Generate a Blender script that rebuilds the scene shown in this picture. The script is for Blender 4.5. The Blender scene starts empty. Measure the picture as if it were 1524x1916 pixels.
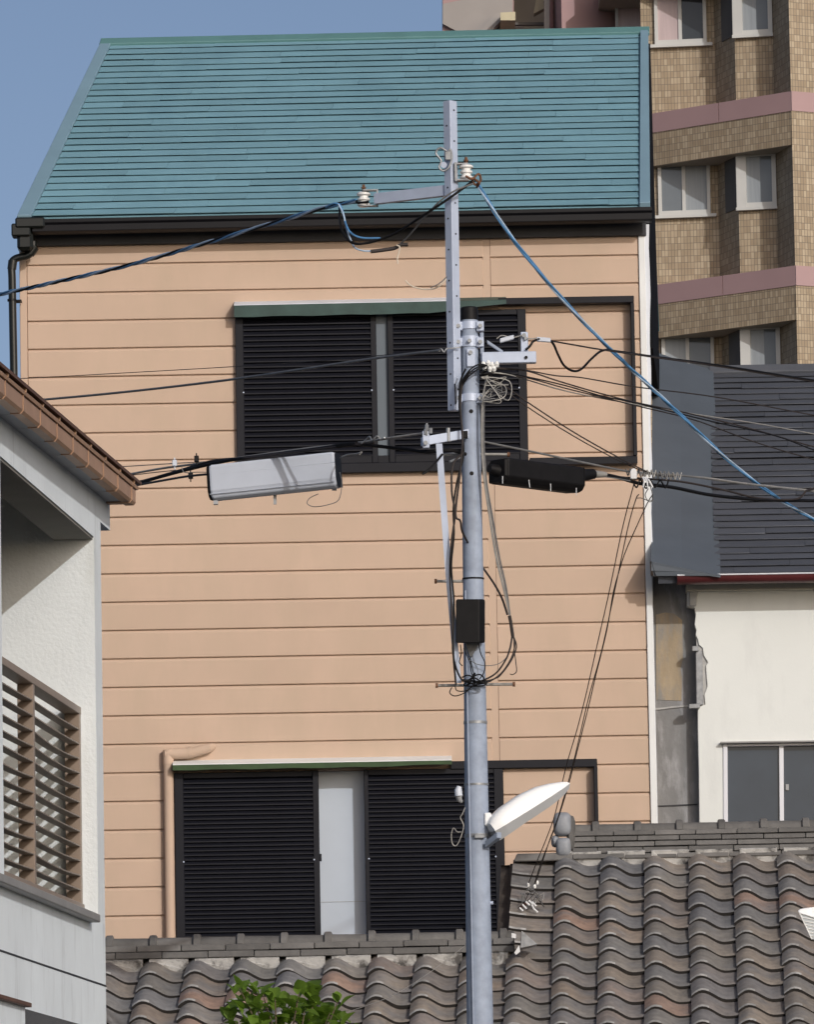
import bpy, math, random
from mathutils import Vector, Matrix
random.seed(7)
sc = bpy.context.scene
col = sc.collection
rad = math.radians
# ------------------------------------------------------------------ camera
F, CX, CY = 12000.0, 762.0, 958.0            # focal length and centre in photo pixels (1524 x 1916)
PITCH, ROLL, EYE = math.atan(1428/12000), rad(1.0), 1.6
cam = bpy.data.cameras.new('camera'); camo = bpy.data.objects.new('camera', cam); col.objects.link(camo)
cam.sensor_fit = 'HORIZONTAL'; cam.sensor_width = 36.0; cam.lens = 36.0*F/1524.0
cam.clip_start = 0.5; cam.clip_end = 6000
camo.matrix_world = Matrix.Translation((0, 0, EYE)) @ Matrix.Rotation(rad(90)+PITCH, 4, 'X') @ Matrix.Rotation(-ROLL, 4, 'Z')
sc.camera = camo
sc.render.resolution_x, sc.render.resolution_y = 815, 1024
# ------------------------------------------------------------------ sky and sun
SUN = Vector((0.432, -0.811, 0.395)).normalized()   # direction towards the sun
world = bpy.data.worlds.new('World'); sc.world = world; world.use_nodes = True
wn = world.node_tree; bgn = wn.nodes['Background']
sky = wn.nodes.new('ShaderNodeTexSky'); sky.sky_type = 'NISHITA'; sky.sun_disc = False
sky.sun_elevation = math.asin(SUN.z); sky.sun_rotation = math.atan2(SUN.x, SUN.y)
sky.air_density = 0.5; sky.dust_density = 2.4; sky.ozone_density = 0.0
wn.links.new(sky.outputs[0], bgn.inputs[0]); bgn.inputs[1].default_value = 0.126
sl = bpy.data.lights.new('sun', 'SUN'); sl.energy = 2.0; sl.angle = rad(0.6); sl.color = (1.0, 0.985, 0.97)
so = bpy.data.objects.new('sun', sl); col.objects.link(so)
so.rotation_euler = SUN.to_track_quat('Z', 'Y').to_euler(); so.location = (20, -10, 30)
sc.view_settings.view_transform = 'Standard'; sc.view_settings.look = 'None'
sc.view_settings.exposure = -0.22; sc.view_settings.gamma = 1.0
try: sc.view_settings.use_curve_mapping = False
except Exception: pass
sc.cycles.max_bounces = 6

# ------------------------------------------------------------------ measuring helpers
def ray(px, py):
    xc = (px-CX)/F; yc = -(py-CY)/F
    u = xc*math.cos(ROLL)+yc*math.sin(ROLL); v = -xc*math.sin(ROLL)+yc*math.cos(ROLL)
    return Vector((u, math.cos(PITCH)-v*math.sin(PITCH), math.sin(PITCH)+v*math.cos(PITCH)))
def at(px, py, Y):
    d = ray(px, py); t = Y/d.y
    return Vector((d.x*t, Y, EYE+d.z*t))
def X_(px, py, Y): return at(px, py, Y).x
def Z_(px, py, Y): return at(px, py, Y).z
V = Vector

# ------------------------------------------------------------------ mesh helpers
class MB:
    def __init__(s): s.v = []; s.f = []; s.uv = []
    def quad(s, *p, uv=None):
        i = len(s.v); s.v += [tuple(q) for q in p]; s.f.append(tuple(range(i, i+len(p)))); s.uv.append(uv)
        return s
    def hexa(s, p):            # 8 corners: bottom ring then top ring
        i = len(s.v); s.v += [tuple(q) for q in p]
        for f in ((3,2,1,0),(4,5,6,7),(0,1,5,4),(1,2,6,5),(2,3,7,6),(3,0,4,7)):
            s.f.append(tuple(i+k for k in f)); s.uv.append(None)
        return s
    def box(s, a, b, M=None):
        x0,y0,z0 = (min(a[k],b[k]) for k in range(3)); x1,y1,z1 = (max(a[k],b[k]) for k in range(3))
        p = [V(q) for q in ((x0,y0,z0),(x1,y0,z0),(x1,y1,z0),(x0,y1,z0),(x0,y0,z1),(x1,y0,z1),(x1,y1,z1),(x0,y1,z1))]
        if M is not None: p = [M @ q for q in p]
        return s.hexa(p)
    def prism(s, poly, vec):   # polygon (list of points) swept along vec
        poly = [V(p) for p in poly]; vec = V(vec); n = len(poly); i = len(s.v)
        s.v += [tuple(p) for p in poly] + [tuple(p+vec) for p in poly]
        s.f.append(tuple(range(i+n-1, i-1, -1))); s.f.append(tuple(range(i+n, i+2*n))); s.uv += [None, None]
        for k in range(n):
            s.f.append((i+k, i+(k+1)%n, i+n+(k+1)%n, i+n+k)); s.uv.append(None)
        return s
    def loft(s, rings, cap=True, closed=True):
        i = len(s.v); n = len(rings[0])
        for r in rings: s.v += [tuple(p) for p in r]
        for a in range(len(rings)-1):
            for k in range(n if closed else n-1):
                k2 = (k+1) % n
                s.f.append((i+a*n+k, i+a*n+k2, i+(a+1)*n+k2, i+(a+1)*n+k)); s.uv.append(None)
        if cap and closed:
            s.f.append(tuple(i+k for k in range(n-1, -1, -1))); s.f.append(tuple(i+(len(rings)-1)*n+k for k in range(n))); s.uv += [None, None]
        return s
    def tube(s, pts, r, n=8, cap=True):
        pts = [V(p) for p in pts]; m = len(pts)
        rs = r if isinstance(r, (list, tuple)) else [r]*m
        rings = []; up = None
        for i in range(m):
            t = (pts[min(i+1, m-1)]-pts[max(i-1, 0)]).normalized()
            if up is None:
                up = t.orthogonal().normalized()
            up = (up - t*up.dot(t))
            up = up.normalized() if up.length > 1e-6 else t.orthogonal().normalized()
            w = t.cross(up)
            rings.append([pts[i]+(up*math.cos(2*math.pi*k/n)+w*math.sin(2*math.pi*k/n))*rs[i] for k in range(n)])
        return s.loft(rings, cap)
    def build(s, name, mat, parent=None, smooth=False, bevel=0, kind=None):
        me = bpy.data.meshes.new(name); me.from_pydata(s.v, [], s.f); me.update()
        if any(u for u in s.uv):
            l = me.uv_layers.new(name='uv')
            for p, u in zip(me.polygons, s.uv):
                if u:
                    for k, li in enumerate(p.loop_indices): l.data[li].uv = u[k]
        me.materials.append(M[mat])
        if smooth:
            me.shade_smooth()
            try: me.set_sharp_from_angle(angle=rad(38))
            except Exception: pass
        o = bpy.data.objects.new(name, me); col.objects.link(o)
        adopt(o, parent)
        if bevel:
            b = o.modifiers.new('bevel', 'BEVEL'); b.width = bevel; b.segments = 1; b.limit_method = 'ANGLE'
        if kind: o['kind'] = kind
        return o
def adopt(o, parent):
    if parent is not None:
        o.parent = parent
        if parent.type == 'EMPTY': o.matrix_parent_inverse = Matrix.Translation(-parent.location)
def inst(name, mesh, parent, mw):
    o = bpy.data.objects.new(name, mesh); col.objects.link(o); o.parent = parent; o.matrix_basis = mw
    return o
def tag(o, label, cat, group=None):
    o['label'] = label; o['category'] = cat
    if group: o['group'] = group
    return o
def thing(name, loc, label, cat, group=None):
    o = bpy.data.objects.new(name, None); o.empty_display_size = 0.2; o.location = loc; col.objects.link(o)
    return tag(o, label, cat, group)
def smoothline(P, n=8):
    P = [V(p) for p in P]
    if len(P) == 2: return [P[0].lerp(P[1], k/n) for k in range(n+1)]
    Q = [P[0]*2-P[1]]+P+[P[-1]*2-P[-2]]; out = []
    for i in range(1, len(Q)-2):
        a, b, c, d = Q[i-1:i+3]
        for k in range(n):
            t = k/n
            out.append(0.5*((2*b)+(c-a)*t+(2*a-5*b+4*c-d)*t*t+(3*b-a-3*c+d)*t**3))
    out.append(P[-1]); return out

# ------------------------------------------------------------------ materials
M = {}
def srgb(r, g, b): return tuple(((c/255+0.055)/1.055)**2.4 if c > 10 else c/255/12.92 for c in (r, g, b))
def mat(name, c, rough=0.7, var=0.08, scale=6.0, bump=0.0, bscale=60.0, rnd=0.0, metal=0.0, spec=0.4, streak=0.0, stretch=(1,1,1), dirt=None):
    m = bpy.data.materials.new(name); m.use_nodes = True; nt = m.node_tree; N = nt.nodes; L = nt.links
    b = N['Principled BSDF']; b.inputs['Roughness'].default_value = rough; b.inputs['Metallic'].default_value = metal
    b.inputs['Specular IOR Level'].default_value = spec
    tc = N.new('ShaderNodeTexCoord'); mp = N.new('ShaderNodeMapping'); mp.inputs['Scale'].default_value = stretch
    L.new(tc.outputs['Object'], mp.inputs[0])
    no = N.new('ShaderNodeTexNoise'); no.inputs['Scale'].default_value = scale; no.inputs['Detail'].default_value = 6; no.inputs['Roughness'].default_value = 0.6
    if rnd:
        oi = N.new('ShaderNodeObjectInfo'); va = N.new('ShaderNodeVectorMath'); va.operation = 'MULTIPLY_ADD'
        L.new(mp.outputs[0], va.inputs[0]); va.inputs[1].default_value = (1, 1, 1)
        cb = N.new('ShaderNodeCombineXYZ'); mu = N.new('ShaderNodeMath'); mu.operation = 'MULTIPLY'; mu.inputs[1].default_value = 57.0
        L.new(oi.outputs['Random'], mu.inputs[0]); L.new(mu.outputs[0], cb.inputs[0]); L.new(mu.outputs[0], cb.inputs[1]); L.new(cb.outputs[0], va.inputs[2])
        L.new(va.outputs[0], no.inputs['Vector'])
    else: L.new(mp.outputs[0], no.inputs['Vector'])
    rp = N.new('ShaderNodeMapRange'); rp.inputs[1].default_value = 0.3; rp.inputs[2].default_value = 0.7
    rp.inputs[3].default_value = 1-var; rp.inputs[4].default_value = 1+var
    L.new(no.outputs['Fac'], rp.inputs[0])
    mx = N.new('ShaderNodeMix'); mx.data_type = 'RGBA'; mx.blend_type = 'MULTIPLY'; mx.inputs[0].default_value = 1.0
    mx.inputs[6].default_value = (*c, 1); L.new(rp.outputs[0], mx.inputs[7])
    out = mx.outputs[2]
    if rnd:
        r2 = N.new('ShaderNodeMapRange'); r2.inputs[3].default_value = 1-rnd; r2.inputs[4].default_value = 1+rnd; L.new(oi.outputs['Random'], r2.inputs[0])
        m2 = N.new('ShaderNodeMix'); m2.data_type = 'RGBA'; m2.blend_type = 'MULTIPLY'; m2.inputs[0].default_value = 1.0
        L.new(out, m2.inputs[6]); L.new(r2.outputs[0], m2.inputs[7]); out = m2.outputs[2]
    if dirt:      # (colour, scale, low, high, stretch)
        dc, ds, lo, hi, dst = dirt
        mp2 = N.new('ShaderNodeMapping'); mp2.inputs['Scale'].default_value = dst; L.new(tc.outputs['Object'], mp2.inputs[0])
        n2 = N.new('ShaderNodeTexNoise'); n2.inputs['Scale'].default_value = ds; n2.inputs['Detail'].default_value = 8; n2.inputs['Roughness'].default_value = 0.65
        L.new(mp2.outputs[0], n2.inputs['Vector'])
        r3 = N.new('ShaderNodeMapRange'); r3.inputs[1].default_value = lo; r3.inputs[2].default_value = hi; L.new(n2.outputs['Fac'], r3.inputs[0])
        m3 = N.new('ShaderNodeMix'); m3.data_type = 'RGBA'; L.new(r3.outputs[0], m3.inputs[0]); L.new(out, m3.inputs[6]); m3.inputs[7].default_value = (*dc, 1); out = m3.outputs[2]
    L.new(out, b.inputs['Base Color'])
    if bump:
        nb = N.new('ShaderNodeTexNoise'); nb.inputs['Scale'].default_value = bscale; nb.inputs['Detail'].default_value = 5
        L.new(tc.outputs['Object'], nb.inputs['Vector'])
        bp = N.new('ShaderNodeBump'); bp.inputs['Strength'].default_value = bump; bp.inputs['Distance'].default_value = 0.01
        L.new(nb.outputs['Fac'], bp.inputs['Height']); L.new(bp.outputs[0], b.inputs['Normal'])
    M[name] = m; return m
def ramp_mat(name, stops, rough=0.75, bump=0.2, bscale=40, scale=9):
    """per-object colour picked from a ramp plus blotches (roof tiles)"""
    m = mat(name, (1, 1, 1), rough, 0.22, scale, bump, bscale, rnd=0.12)
    nt = m.node_tree; N = nt.nodes; L = nt.links
    oi = N.new('ShaderNodeObjectInfo'); cr = N.new('ShaderNodeValToRGB'); e = cr.color_ramp.elements
    mu = N.new('ShaderNodeMath'); mu.operation = 'FRACT'; m9 = N.new('ShaderNodeMath'); m9.operation = 'MULTIPLY'; m9.inputs[1].default_value = 7.31
    L.new(oi.outputs['Random'], m9.inputs[0]); L.new(m9.outputs[0], mu.inputs[0]); L.new(mu.outputs[0], cr.inputs[0])
    e[0].position, e[0].color = stops[0][0], (*stops[0][1], 1); e[1].position, e[1].color = stops[-1][0], (*stops[-1][1], 1)
    for p, c in stops[1:-1]:
        x = e.new(p); x.color = (*c, 1)
    mx = [n for n in N if n.type == 'MIX' and n.blend_type == 'MULTIPLY' and not n.inputs[6].is_linked][0]
    # second blotch colour inside one tile
    n2 = N.new('ShaderNodeTexNoise'); n2.inputs['Scale'].default_value = 5
    src = [n for n in N if n.type == 'VECT_MATH'][0]; L.new(src.outputs[0], n2.inputs['Vector'])
    r3 = N.new('ShaderNodeMapRange'); r3.inputs[1].default_value = 0.45; r3.inputs[2].default_value = 0.72; r3.inputs[4].default_value = 0.75; L.new(n2.outputs['Fac'], r3.inputs[0])
    m3 = N.new('ShaderNodeMix'); m3.data_type = 'RGBA'; L.new(r3.outputs[0], m3.inputs[0]); L.new(cr.outputs[0], m3.inputs[6]); m3.inputs[7].default_value = (*stops[len(stops)//2][1], 1)
    L.new(m3.outputs[2], mx.inputs[6]); return m

mat('peach', (0.55, 0.405, 0.305), 0.75, 0.05, 1.7, 0.06, 240, rnd=0.03, dirt=((0.49, 0.375, 0.275), 2.2, 0.45, 0.85, (1.4, 1, 0.4)))
mat('teal', (0.185, 0.345, 0.410), 0.6, 0.08, 3.0, 0.08, 200, rnd=0.06, dirt=((0.135, 0.265, 0.33), 2.4, 0.52, 0.9, (1.2, 0.4, 0.4)))
mat('teal_trim', (0.19, 0.30, 0.37), 0.5, 0.05, 3.0)
mat('green_cap', (0.10, 0.215, 0.215), 0.5, 0.08, 4.0)
mat('black_metal', (0.007, 0.007, 0.009), 0.4, 0.15, 5.0, spec=0.2)
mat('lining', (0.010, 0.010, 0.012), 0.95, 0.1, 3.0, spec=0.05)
mat('black_pvc', (0.010, 0.012, 0.011), 0.3, 0.1, 5.0)
mat('shutter_black', (0.0070, 0.0075, 0.0120), 0.5, 0.25, 3.0, spec=0.25)
mat('fascia', (0.032, 0.033, 0.038), 0.6, 0.2, 4.0)
mat('mullion', (0.11, 0.135, 0.16), 0.5, 0.06, 4.0)
mat('frosted', (0.47, 0.53, 0.61), 0.22, 0.04, 2.5)
mat('hood_green', (0.030, 0.064, 0.056), 0.55, 0.25, 8.0)
mat('hood_grass', (0.032, 0.068, 0.022), 0.55, 0.25, 8.0)
mat('white_paint', (0.74, 0.75, 0.74), 0.55, 0.05, 3.0, dirt=((0.5, 0.49, 0.45), 5, 0.62, 0.9, (1, 1, 0.3)))
mat('membrane', (0.60, 0.63, 0.68), 0.6, 0.08, 6.0, 0.15, 30)
mat('stucco', (0.71, 0.755, 0.775), 0.85, 0.05, 1.5, 0.32, 60, dirt=((0.50, 0.52, 0.50), 2.2, 0.52, 0.85, (1, 1, 0.35)))
mat('stucco_smooth', (0.745, 0.80, 0.83), 0.8, 0.06, 2.0, 0.08, 90, dirt=((0.44, 0.47, 0.48), 6.0, 0.54, 0.82, (1, 1, 0.22)))
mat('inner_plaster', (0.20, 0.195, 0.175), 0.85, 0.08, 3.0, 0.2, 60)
mat('brown_alu', (0.25, 0.195, 0.155), 0.45, 0.08, 5.0)
mat('brown_slat', (0.23, 0.19, 0.155), 0.5, 0.1, 5.0)
mat('brown_gutter', (0.36, 0.215, 0.135), 0.5, 0.12, 5.0)
mat('brown_dark', (0.12, 0.06, 0.04), 0.6, 0.2, 6.0)
mat('soffit', (0.36, 0.38, 0.42), 0.7, 0.06, 4.0)
mat('sill', (0.26, 0.255, 0.25), 0.5, 0.12, 6.0)
mat('galv', (0.295, 0.345, 0.435), 0.6, 0.16, 14.0, 0.05, 90, metal=0.0, dirt=((0.20, 0.225, 0.26), 3.5, 0.55, 0.95, (2, 2, 0.4)))
mat('galv_light', (0.47, 0.53, 0.65), 0.45, 0.08, 9.0, metal=0.15)
mat('steel', (0.27, 0.28, 0.29), 0.45, 0.25, 25.0, metal=0.4)
mat('rust', (0.16, 0.075, 0.04), 0.85, 0.3, 30.0)
mat('porcelain', (0.78, 0.78, 0.76), 0.15, 0.03, 9.0)
mat('rubber', (0.0065, 0.006, 0.0065), 0.55, 0.25, 20.0, spec=0.2)
mat('cable_brown', (0.030, 0.023, 0.021), 0.6, 0.2, 20.0)
mat('cable_grey', (0.14, 0.14, 0.14), 0.5, 0.2, 20.0)
mat('wire_light', (0.30, 0.29, 0.27), 0.45, 0.2, 20.0, metal=0.2)
mat('cable_blue', (0.085, 0.23, 0.44), 0.4, 0.25, 14.0)
mat('cable_pale', (0.40, 0.52, 0.66), 0.4, 0.2, 14.0)
mat('wire_cream', (0.62, 0.55, 0.45), 0.6, 0.1, 10.0)
mat('closure_grey', (0.56, 0.60, 0.67), 0.42, 0.05, 5.0)
mat('lamp_white', (0.90, 0.91, 0.91), 0.3, 0.03, 5.0)
mat('lamp_grey', (0.34, 0.345, 0.35), 0.5, 0.05, 5.0)
mat('slate_dark', (0.078, 0.085, 0.102), 0.6, 0.10, 4.0, 0.1, 150, rnd=0.10)
mat('flashing', (0.092, 0.108, 0.128), 0.5, 0.08, 3.0, 0.12, 9)
mat('red_gutter', (0.085, 0.018, 0.020), 0.4, 0.15, 6.0)
mat('cream', (0.715, 0.735, 0.71), 0.85, 0.04, 1.2, 0.05, 70, dirt=((0.55, 0.56, 0.55), 2.4, 0.50, 0.95, (1.5, 1, 0.5)))
mat('cream_dirty', (0.50, 0.48, 0.40), 0.85, 0.10, 5.0, 0.1, 60)
mat('concrete', (0.215, 0.215, 0.215), 0.9, 0.22, 3.0, 0.3, 40, stretch=(1.6, 1, 0.5), dirt=((0.40, 0.40, 0.41), 4.0, 0.50, 0.74, (2.6, 1, 0.7)))
mat('tan_patch', (0.36, 0.29, 0.20), 0.9, 0.20, 5.0, 0.3, 40, stretch=(2, 1, 0.5), dirt=((0.24, 0.235, 0.225), 5.0, 0.46, 0.68, (2.5, 1, 0.7)))
mat('mortar', (0.40, 0.40, 0.39), 0.9, 0.15, 8.0, 0.4, 60)
mat('alu_white', (0.70, 0.71, 0.75), 0.4, 0.03, 4.0)
mat('glass_dark', (0.042, 0.056, 0.076), 0.12, 0.10, 3.0, spec=0.35)
mat('pink', (0.40, 0.265, 0.265), 0.6, 0.05, 0.8, 0.03, 20)
mat('pink_deep', (0.36, 0.235, 0.235), 0.6, 0.06, 0.8)
mat('apt_grey', (0.34, 0.315, 0.30), 0.8, 0.10, 0.8)
mat('apt_yellow', (0.52, 0.47, 0.33), 0.8, 0.08, 1.5)
mat('apt_dark', (0.115, 0.11, 0.105), 0.8, 0.1, 1.0)
mat('apt_plaster', (0.34, 0.30, 0.24), 0.8, 0.1, 1.0)
mat('alu', (0.56, 0.56, 0.54), 0.4, 0.05, 2.0)
mat('apt_glass', (0.16, 0.18, 0.195), 0.06, 0.15, 0.8, spec=0.6)
mat('apt_glass_dark', (0.045, 0.05, 0.055), 0.06, 0.15, 0.8, spec=0.5)
mat('curtain_white', (0.30, 0.325, 0.345), 0.25, 0.10, 3.0, stretch=(6, 6, 0.3))
mat('curtain_pink', (0.50, 0.40, 0.40), 0.25, 0.10, 3.0, stretch=(6, 6, 0.3))
mat('plaster_white', (0.46, 0.45, 0.43), 0.9, 0.15, 12.0, 0.4, 60, dirt=((0.10, 0.095, 0.09), 9.0, 0.48, 0.62, (1, 1, 1)))
mat('bark', (0.10, 0.075, 0.05), 0.9, 0.3, 20.0, 0.4, 60)
mat('ground_mat', (0.055, 0.054, 0.052), 0.9, 0.2, 0.6, 0.3, 20)
mat('lens', (0.42, 0.45, 0.47), 0.15, 0.1, 9.0)
mat('tie_white', (0.66, 0.67, 0.68), 0.5, 0.1, 9.0)
mat('wood_dark', (0.055, 0.045, 0.038), 0.8, 0.3, 8.0, 0.3, 60)
mat('ridge_grey', (0.128, 0.123, 0.117), 0.7, 0.2, 10.0, 0.3, 60, rnd=0.22)
mat('oni_grey', (0.27, 0.285, 0.31), 0.5, 0.2, 9.0, 0.15, 60)
ramp_mat('kawara', [(0.0, (0.165, 0.158, 0.148)), (0.22, (0.225, 0.192, 0.160)), (0.42, (0.180, 0.173, 0.162)), (0.56, (0.150, 0.150, 0.156)), (0.74, (0.230, 0.185, 0.148)), (0.88, (0.195, 0.188, 0.178)), (1.0, (0.27, 0.185, 0.145))], 0.75, 0.4, 70, 18)
mat('kawara_lip', (0.30, 0.295, 0.285), 0.7, 0.35, 30.0, rnd=0.2)
mat('kawara_edge_shade', (0.022, 0.019, 0.017), 0.85, 0.3, 20.0)  # tile fronts: grime plus the shade under each lip, put into the colour
lm = mat('leaf', (0.13, 0.215, 0.028), 0.45, 0.25, 12.0, rnd=0.35)
b_ = lm.node_tree.nodes['Principled BSDF']
nt_ = lm.node_tree; tr_ = nt_.nodes.new('ShaderNodeBsdfTranslucent'); tr_.inputs[0].default_value = (0.22, 0.36, 0.04, 1)
ms_ = nt_.nodes.new('ShaderNodeMixShader'); ms_.inputs[0].default_value = 0.4
nt_.links.new(b_.outputs[0], ms_.inputs[1]); nt_.links.new(tr_.outputs[0], ms_.inputs[2]); nt_.links.new(ms_.outputs[0], nt_.nodes['Material Output'].inputs[0])
def tile_brick():
    m = mat('apt_tile', (0.34, 0.275, 0.20), 0.6, 0.1, 2.0); nt = m.node_tree; N = nt.nodes; L = nt.links
    b = N['Principled BSDF']; uv = N.new('ShaderNodeUVMap'); br = N.new('ShaderNodeTexBrick')
    br.offset = 0.0; br.inputs['Scale'].default_value = 1.0; br.inputs['Brick Width'].default_value = 0.052; br.inputs['Row Height'].default_value = 0.104
    br.inputs['Mortar Size'].default_value = 0.0045; br.inputs['Mortar Smooth'].default_value = 0.3; br.inputs['Bias'].default_value = -0.25
    br.inputs['Color1'].default_value = (0.33, 0.255, 0.17, 1); br.inputs['Color2'].default_value = (0.50, 0.41, 0.29, 1); br.inputs['Mortar'].default_value = (0.17, 0.14, 0.105, 1)
    L.new(uv.outputs[0], br.inputs['Vector'])
    mx = [n for n in N if n.type == 'MIX'][0]; L.new(br.outputs['Color'], mx.inputs[6])
    bp = N.new('ShaderNodeBump'); bp.inputs['Strength'].default_value = 0.5; bp.inputs['Distance'].default_value = 0.004; bp.invert = True
    L.new(br.outputs['Fac'], bp.inputs['Height']); L.new(bp.outputs[0], b.inputs['Normal'])
tile_brick()

# ================================================================== SETTING
g = MB().quad((-600, -300, 0), (600, -300, 0), (600, 900, 0), (-600, 900, 0)).build('ground', 'ground_mat'); g['kind'] = 'structure'

# ================================================================== PEACH HOUSE
YW = 40.0
HL, HR = X_(36.5, 500, YW), 1.490
house = thing('sided_house', ((HL+HR)/2, YW, 0), 'narrow peach horizontal-sided house with teal slate roof and black shutters', 'house')
zk0 = 6.1755; pit = (6.1755-4.9245)/7
ZTOP = Z_(620, 452, YW)
# opening behind the gap of the lower shutters
HX0, HX1, HZ0, HZ1 = X_(594, 1600, YW), X_(690, 1600, YW), zk0-14*pit-.0005, zk0-8*pit-.0005
core = MB(); YI = YW+.22
core.hexa([V(p) for p in ((HL+.02, YI, 0), (HR+.01, YI, 0), (HR+.16, 42.8, 0), (HL+.36, 42.8, 0), (HL+.02, YI, 8.3), (HR+.01, YI, 8.3), (HR+.16, 42.8, 9.8), (HL+.36, 42.8, 9.8))])
core.box((HL, YW, 0), (HX0, YI, 8.2)); core.box((HX1, YW, 0), (HR, YI, 8.2)); core.box((HX0, YW, HZ1), (HX1, YI, 8.2)); core.box((HX0, YW, 0), (HX1, YI, HZ0))
wall = core.build('wall', 'peach', house)
TR = X_(50.5, 600, YW); JX = 0.529; JW = 0.022
def board(x0, x1, z0, z1):
    t = 0.017; y = YW
    e = 0.004
    def prof(x, dy): return [V((x, y-.001, z0)), V((x, y-t+.002+dy, z0)), V((x, y-t+dy, z0+.004)), V((x, y-t+dy, z1-.017)), V((x, y-t+.008+dy, z1-.003)), V((x, y-t+.012+dy, z1)), V((x, y-.001, z1))]
    MB().loft([prof(x0, .006), prof(x0+e, 0), prof(x1-e, 0), prof(x1, .006)]).build('siding_board', 'peach', wall)
for k in range(-11, 16):
    zt = zk0 - k*pit; zb = zt - pit + .0065
    if k == -11: zt = min(zt, ZTOP)
    inh = 8 <= k < 14
    for a, b2 in (((TR+.003, HX0), (HX1, JX-JW), (JX+JW, HR-.004)) if inh else ((TR+.003, JX-JW), (JX+JW, HR-.004))): board(a, b2, zb, zt-.0005)
MB().box((JX-JW-.0005, YW-.012, zk0-15*pit), (JX+JW+.0005, YW, ZTOP)).build('joint_trim', 'peach', wall)
MB().box((HL, YW-.019, zk0-15*pit), (TR+.002, YW+.10, ZTOP)).build('corner_trim', 'peach', wall, bevel=.003)
# white corner post and torn membrane
MB().box((HR, YW-.028, 3.0), (HR+.040, YW+.02, Z_(1203, 441, YW))).build('corner_post', 'white_paint', house, bevel=.003)
mb = MB(); edge = []
zs = [8.16-(8.16-4.2)*i/26 for i in range(27)]
for i, z in enumerate(zs):
    t = i/26; w = .072-.030*min(1, t/.62)-.004*math.sin(i*1.7)*(t < .55)
    if t > .62: w = .0435
    edge.append(w)
f1 = [V((HR+.037, YW-.012, z)) for z in zs]; f2 = [V((HR+w, YW-.006, z)) for z, w in zip(zs, edge)]; f3 = [V((HR+w, YW+.03, z)) for z, w in zip(zs, edge)]; f4 = [V((HR+.037, YW+.03, z)) for z in zs]
mb.loft([[a, b2, c, d] for a, b2, c, d in zip(f1, f2, f3, f4)])
mb.build('corner_membrane', 'membrane', house)
# dark side wall lining (visible right of the post)
s0 = Z_(1225, 657, YW+.2)
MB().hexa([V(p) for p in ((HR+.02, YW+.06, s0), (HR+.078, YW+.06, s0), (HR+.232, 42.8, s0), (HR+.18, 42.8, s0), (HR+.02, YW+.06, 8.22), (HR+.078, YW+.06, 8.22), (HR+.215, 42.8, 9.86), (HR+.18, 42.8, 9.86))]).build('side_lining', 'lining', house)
# fascia, gutter
zf0, zf1 = ZTOP-.004, Z_(620, 425, YW)
MB().box((HL-.005, YW-.05, zf0), (HR+.05, YW, 8.235)).build('fascia_board', 'fascia', house, bevel=.003)
gl, gr = at(24, 411, 39.74), at(1221, 387, 39.74)
def gut(p, q, h, d, name, par):
    prof = [(0, 0), (0, -h*.28), (.012, -h*.42), (.012, -h*.9), (.03, -h), (d, -h), (d, 0)]
    A = [V((p.x, p.y+a, p.z+b2)) for a, b2 in prof]; B = [V((q.x, q.y+a, q.z+b2)) for a, b2 in prof]
    return MB().loft([A, B]).build(name, 'black_metal', par, bevel=.002)
gutter = gut(gl+V((.12, 0, 0)), gr, .085, .11, 'gutter', house)
MB().box((gl.x-.01, 39.735, gl.z-.105), (gl.x+.11, 39.86, gl.z-.025)).build('gutter_end_cap', 'black_pvc', gutter, bevel=.008)
MB().box((gl.x+.015, 39.725, gl.z-.055), (gl.x+.20, 39.87, gl.z+.012)).build('gutter_outlet', 'black_pvc', gutter, bevel=.01)
MB().box((HL+.0, 39.76, gl.z-.19), (HL+.10, 39.95, gl.z-.05)).build('gutter_funnel', 'black_pvc', gutter, bevel=.02)
# downspout
yd = 39.86
pts = smoothline([at(62, 452, yd), at(61, 466, yd), at(52, 478, yd), at(30, 484, yd), at(22, 494, yd), at(22.5, 520, yd)], 6) + [at(27, 760, yd), V((X_(27, 760, yd)+.0, yd, 0.3))]
dsp = MB().tube(pts, .0245, 14).build('downspout', 'black_pvc', house, smooth=True)
for p0, p1 in ((at(66, 462, yd), at(56, 476, yd)), (at(24, 488, yd), at(22, 504, yd))):
    MB().tube([p0, p1], .029, 14).build('pipe_collar', 'black_pvc', dsp, smooth=True)
MB().tube([at(22.2, 560, yd), at(22.3, 564, yd)], .029, 14).build('pipe_clip', 'black_metal', dsp, smooth=True)
MB().box(at(22, 561, yd), at(40, 563, yd)+V((0, .1, 0))).build('pipe_clip', 'black_metal', dsp)

# --- roof
YE, YR = 39.78, 42.8
EL, ER, RL, RR = at(40, 409, YE), at(1215, 386, YE), at(192, 85, YR), at(1212, 63, YR)
def RP(s, t, up=0):
    p = EL.lerp(ER, s).lerp(RL.lerp(RR, s), t)
    return p + RN*up
RN = V((0, 0, 1)); RN = ((ER-EL).cross(RL-EL)).normalized()
roof = MB().hexa([RP(0,0,-.03), RP(1,0,-.03), RP(1,1,-.03), RP(0,1,-.03), RP(0,0,0), RP(1,0,0), RP(1,1,0), RP(0,1,0)]).build('roof', 'teal', house)
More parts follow.
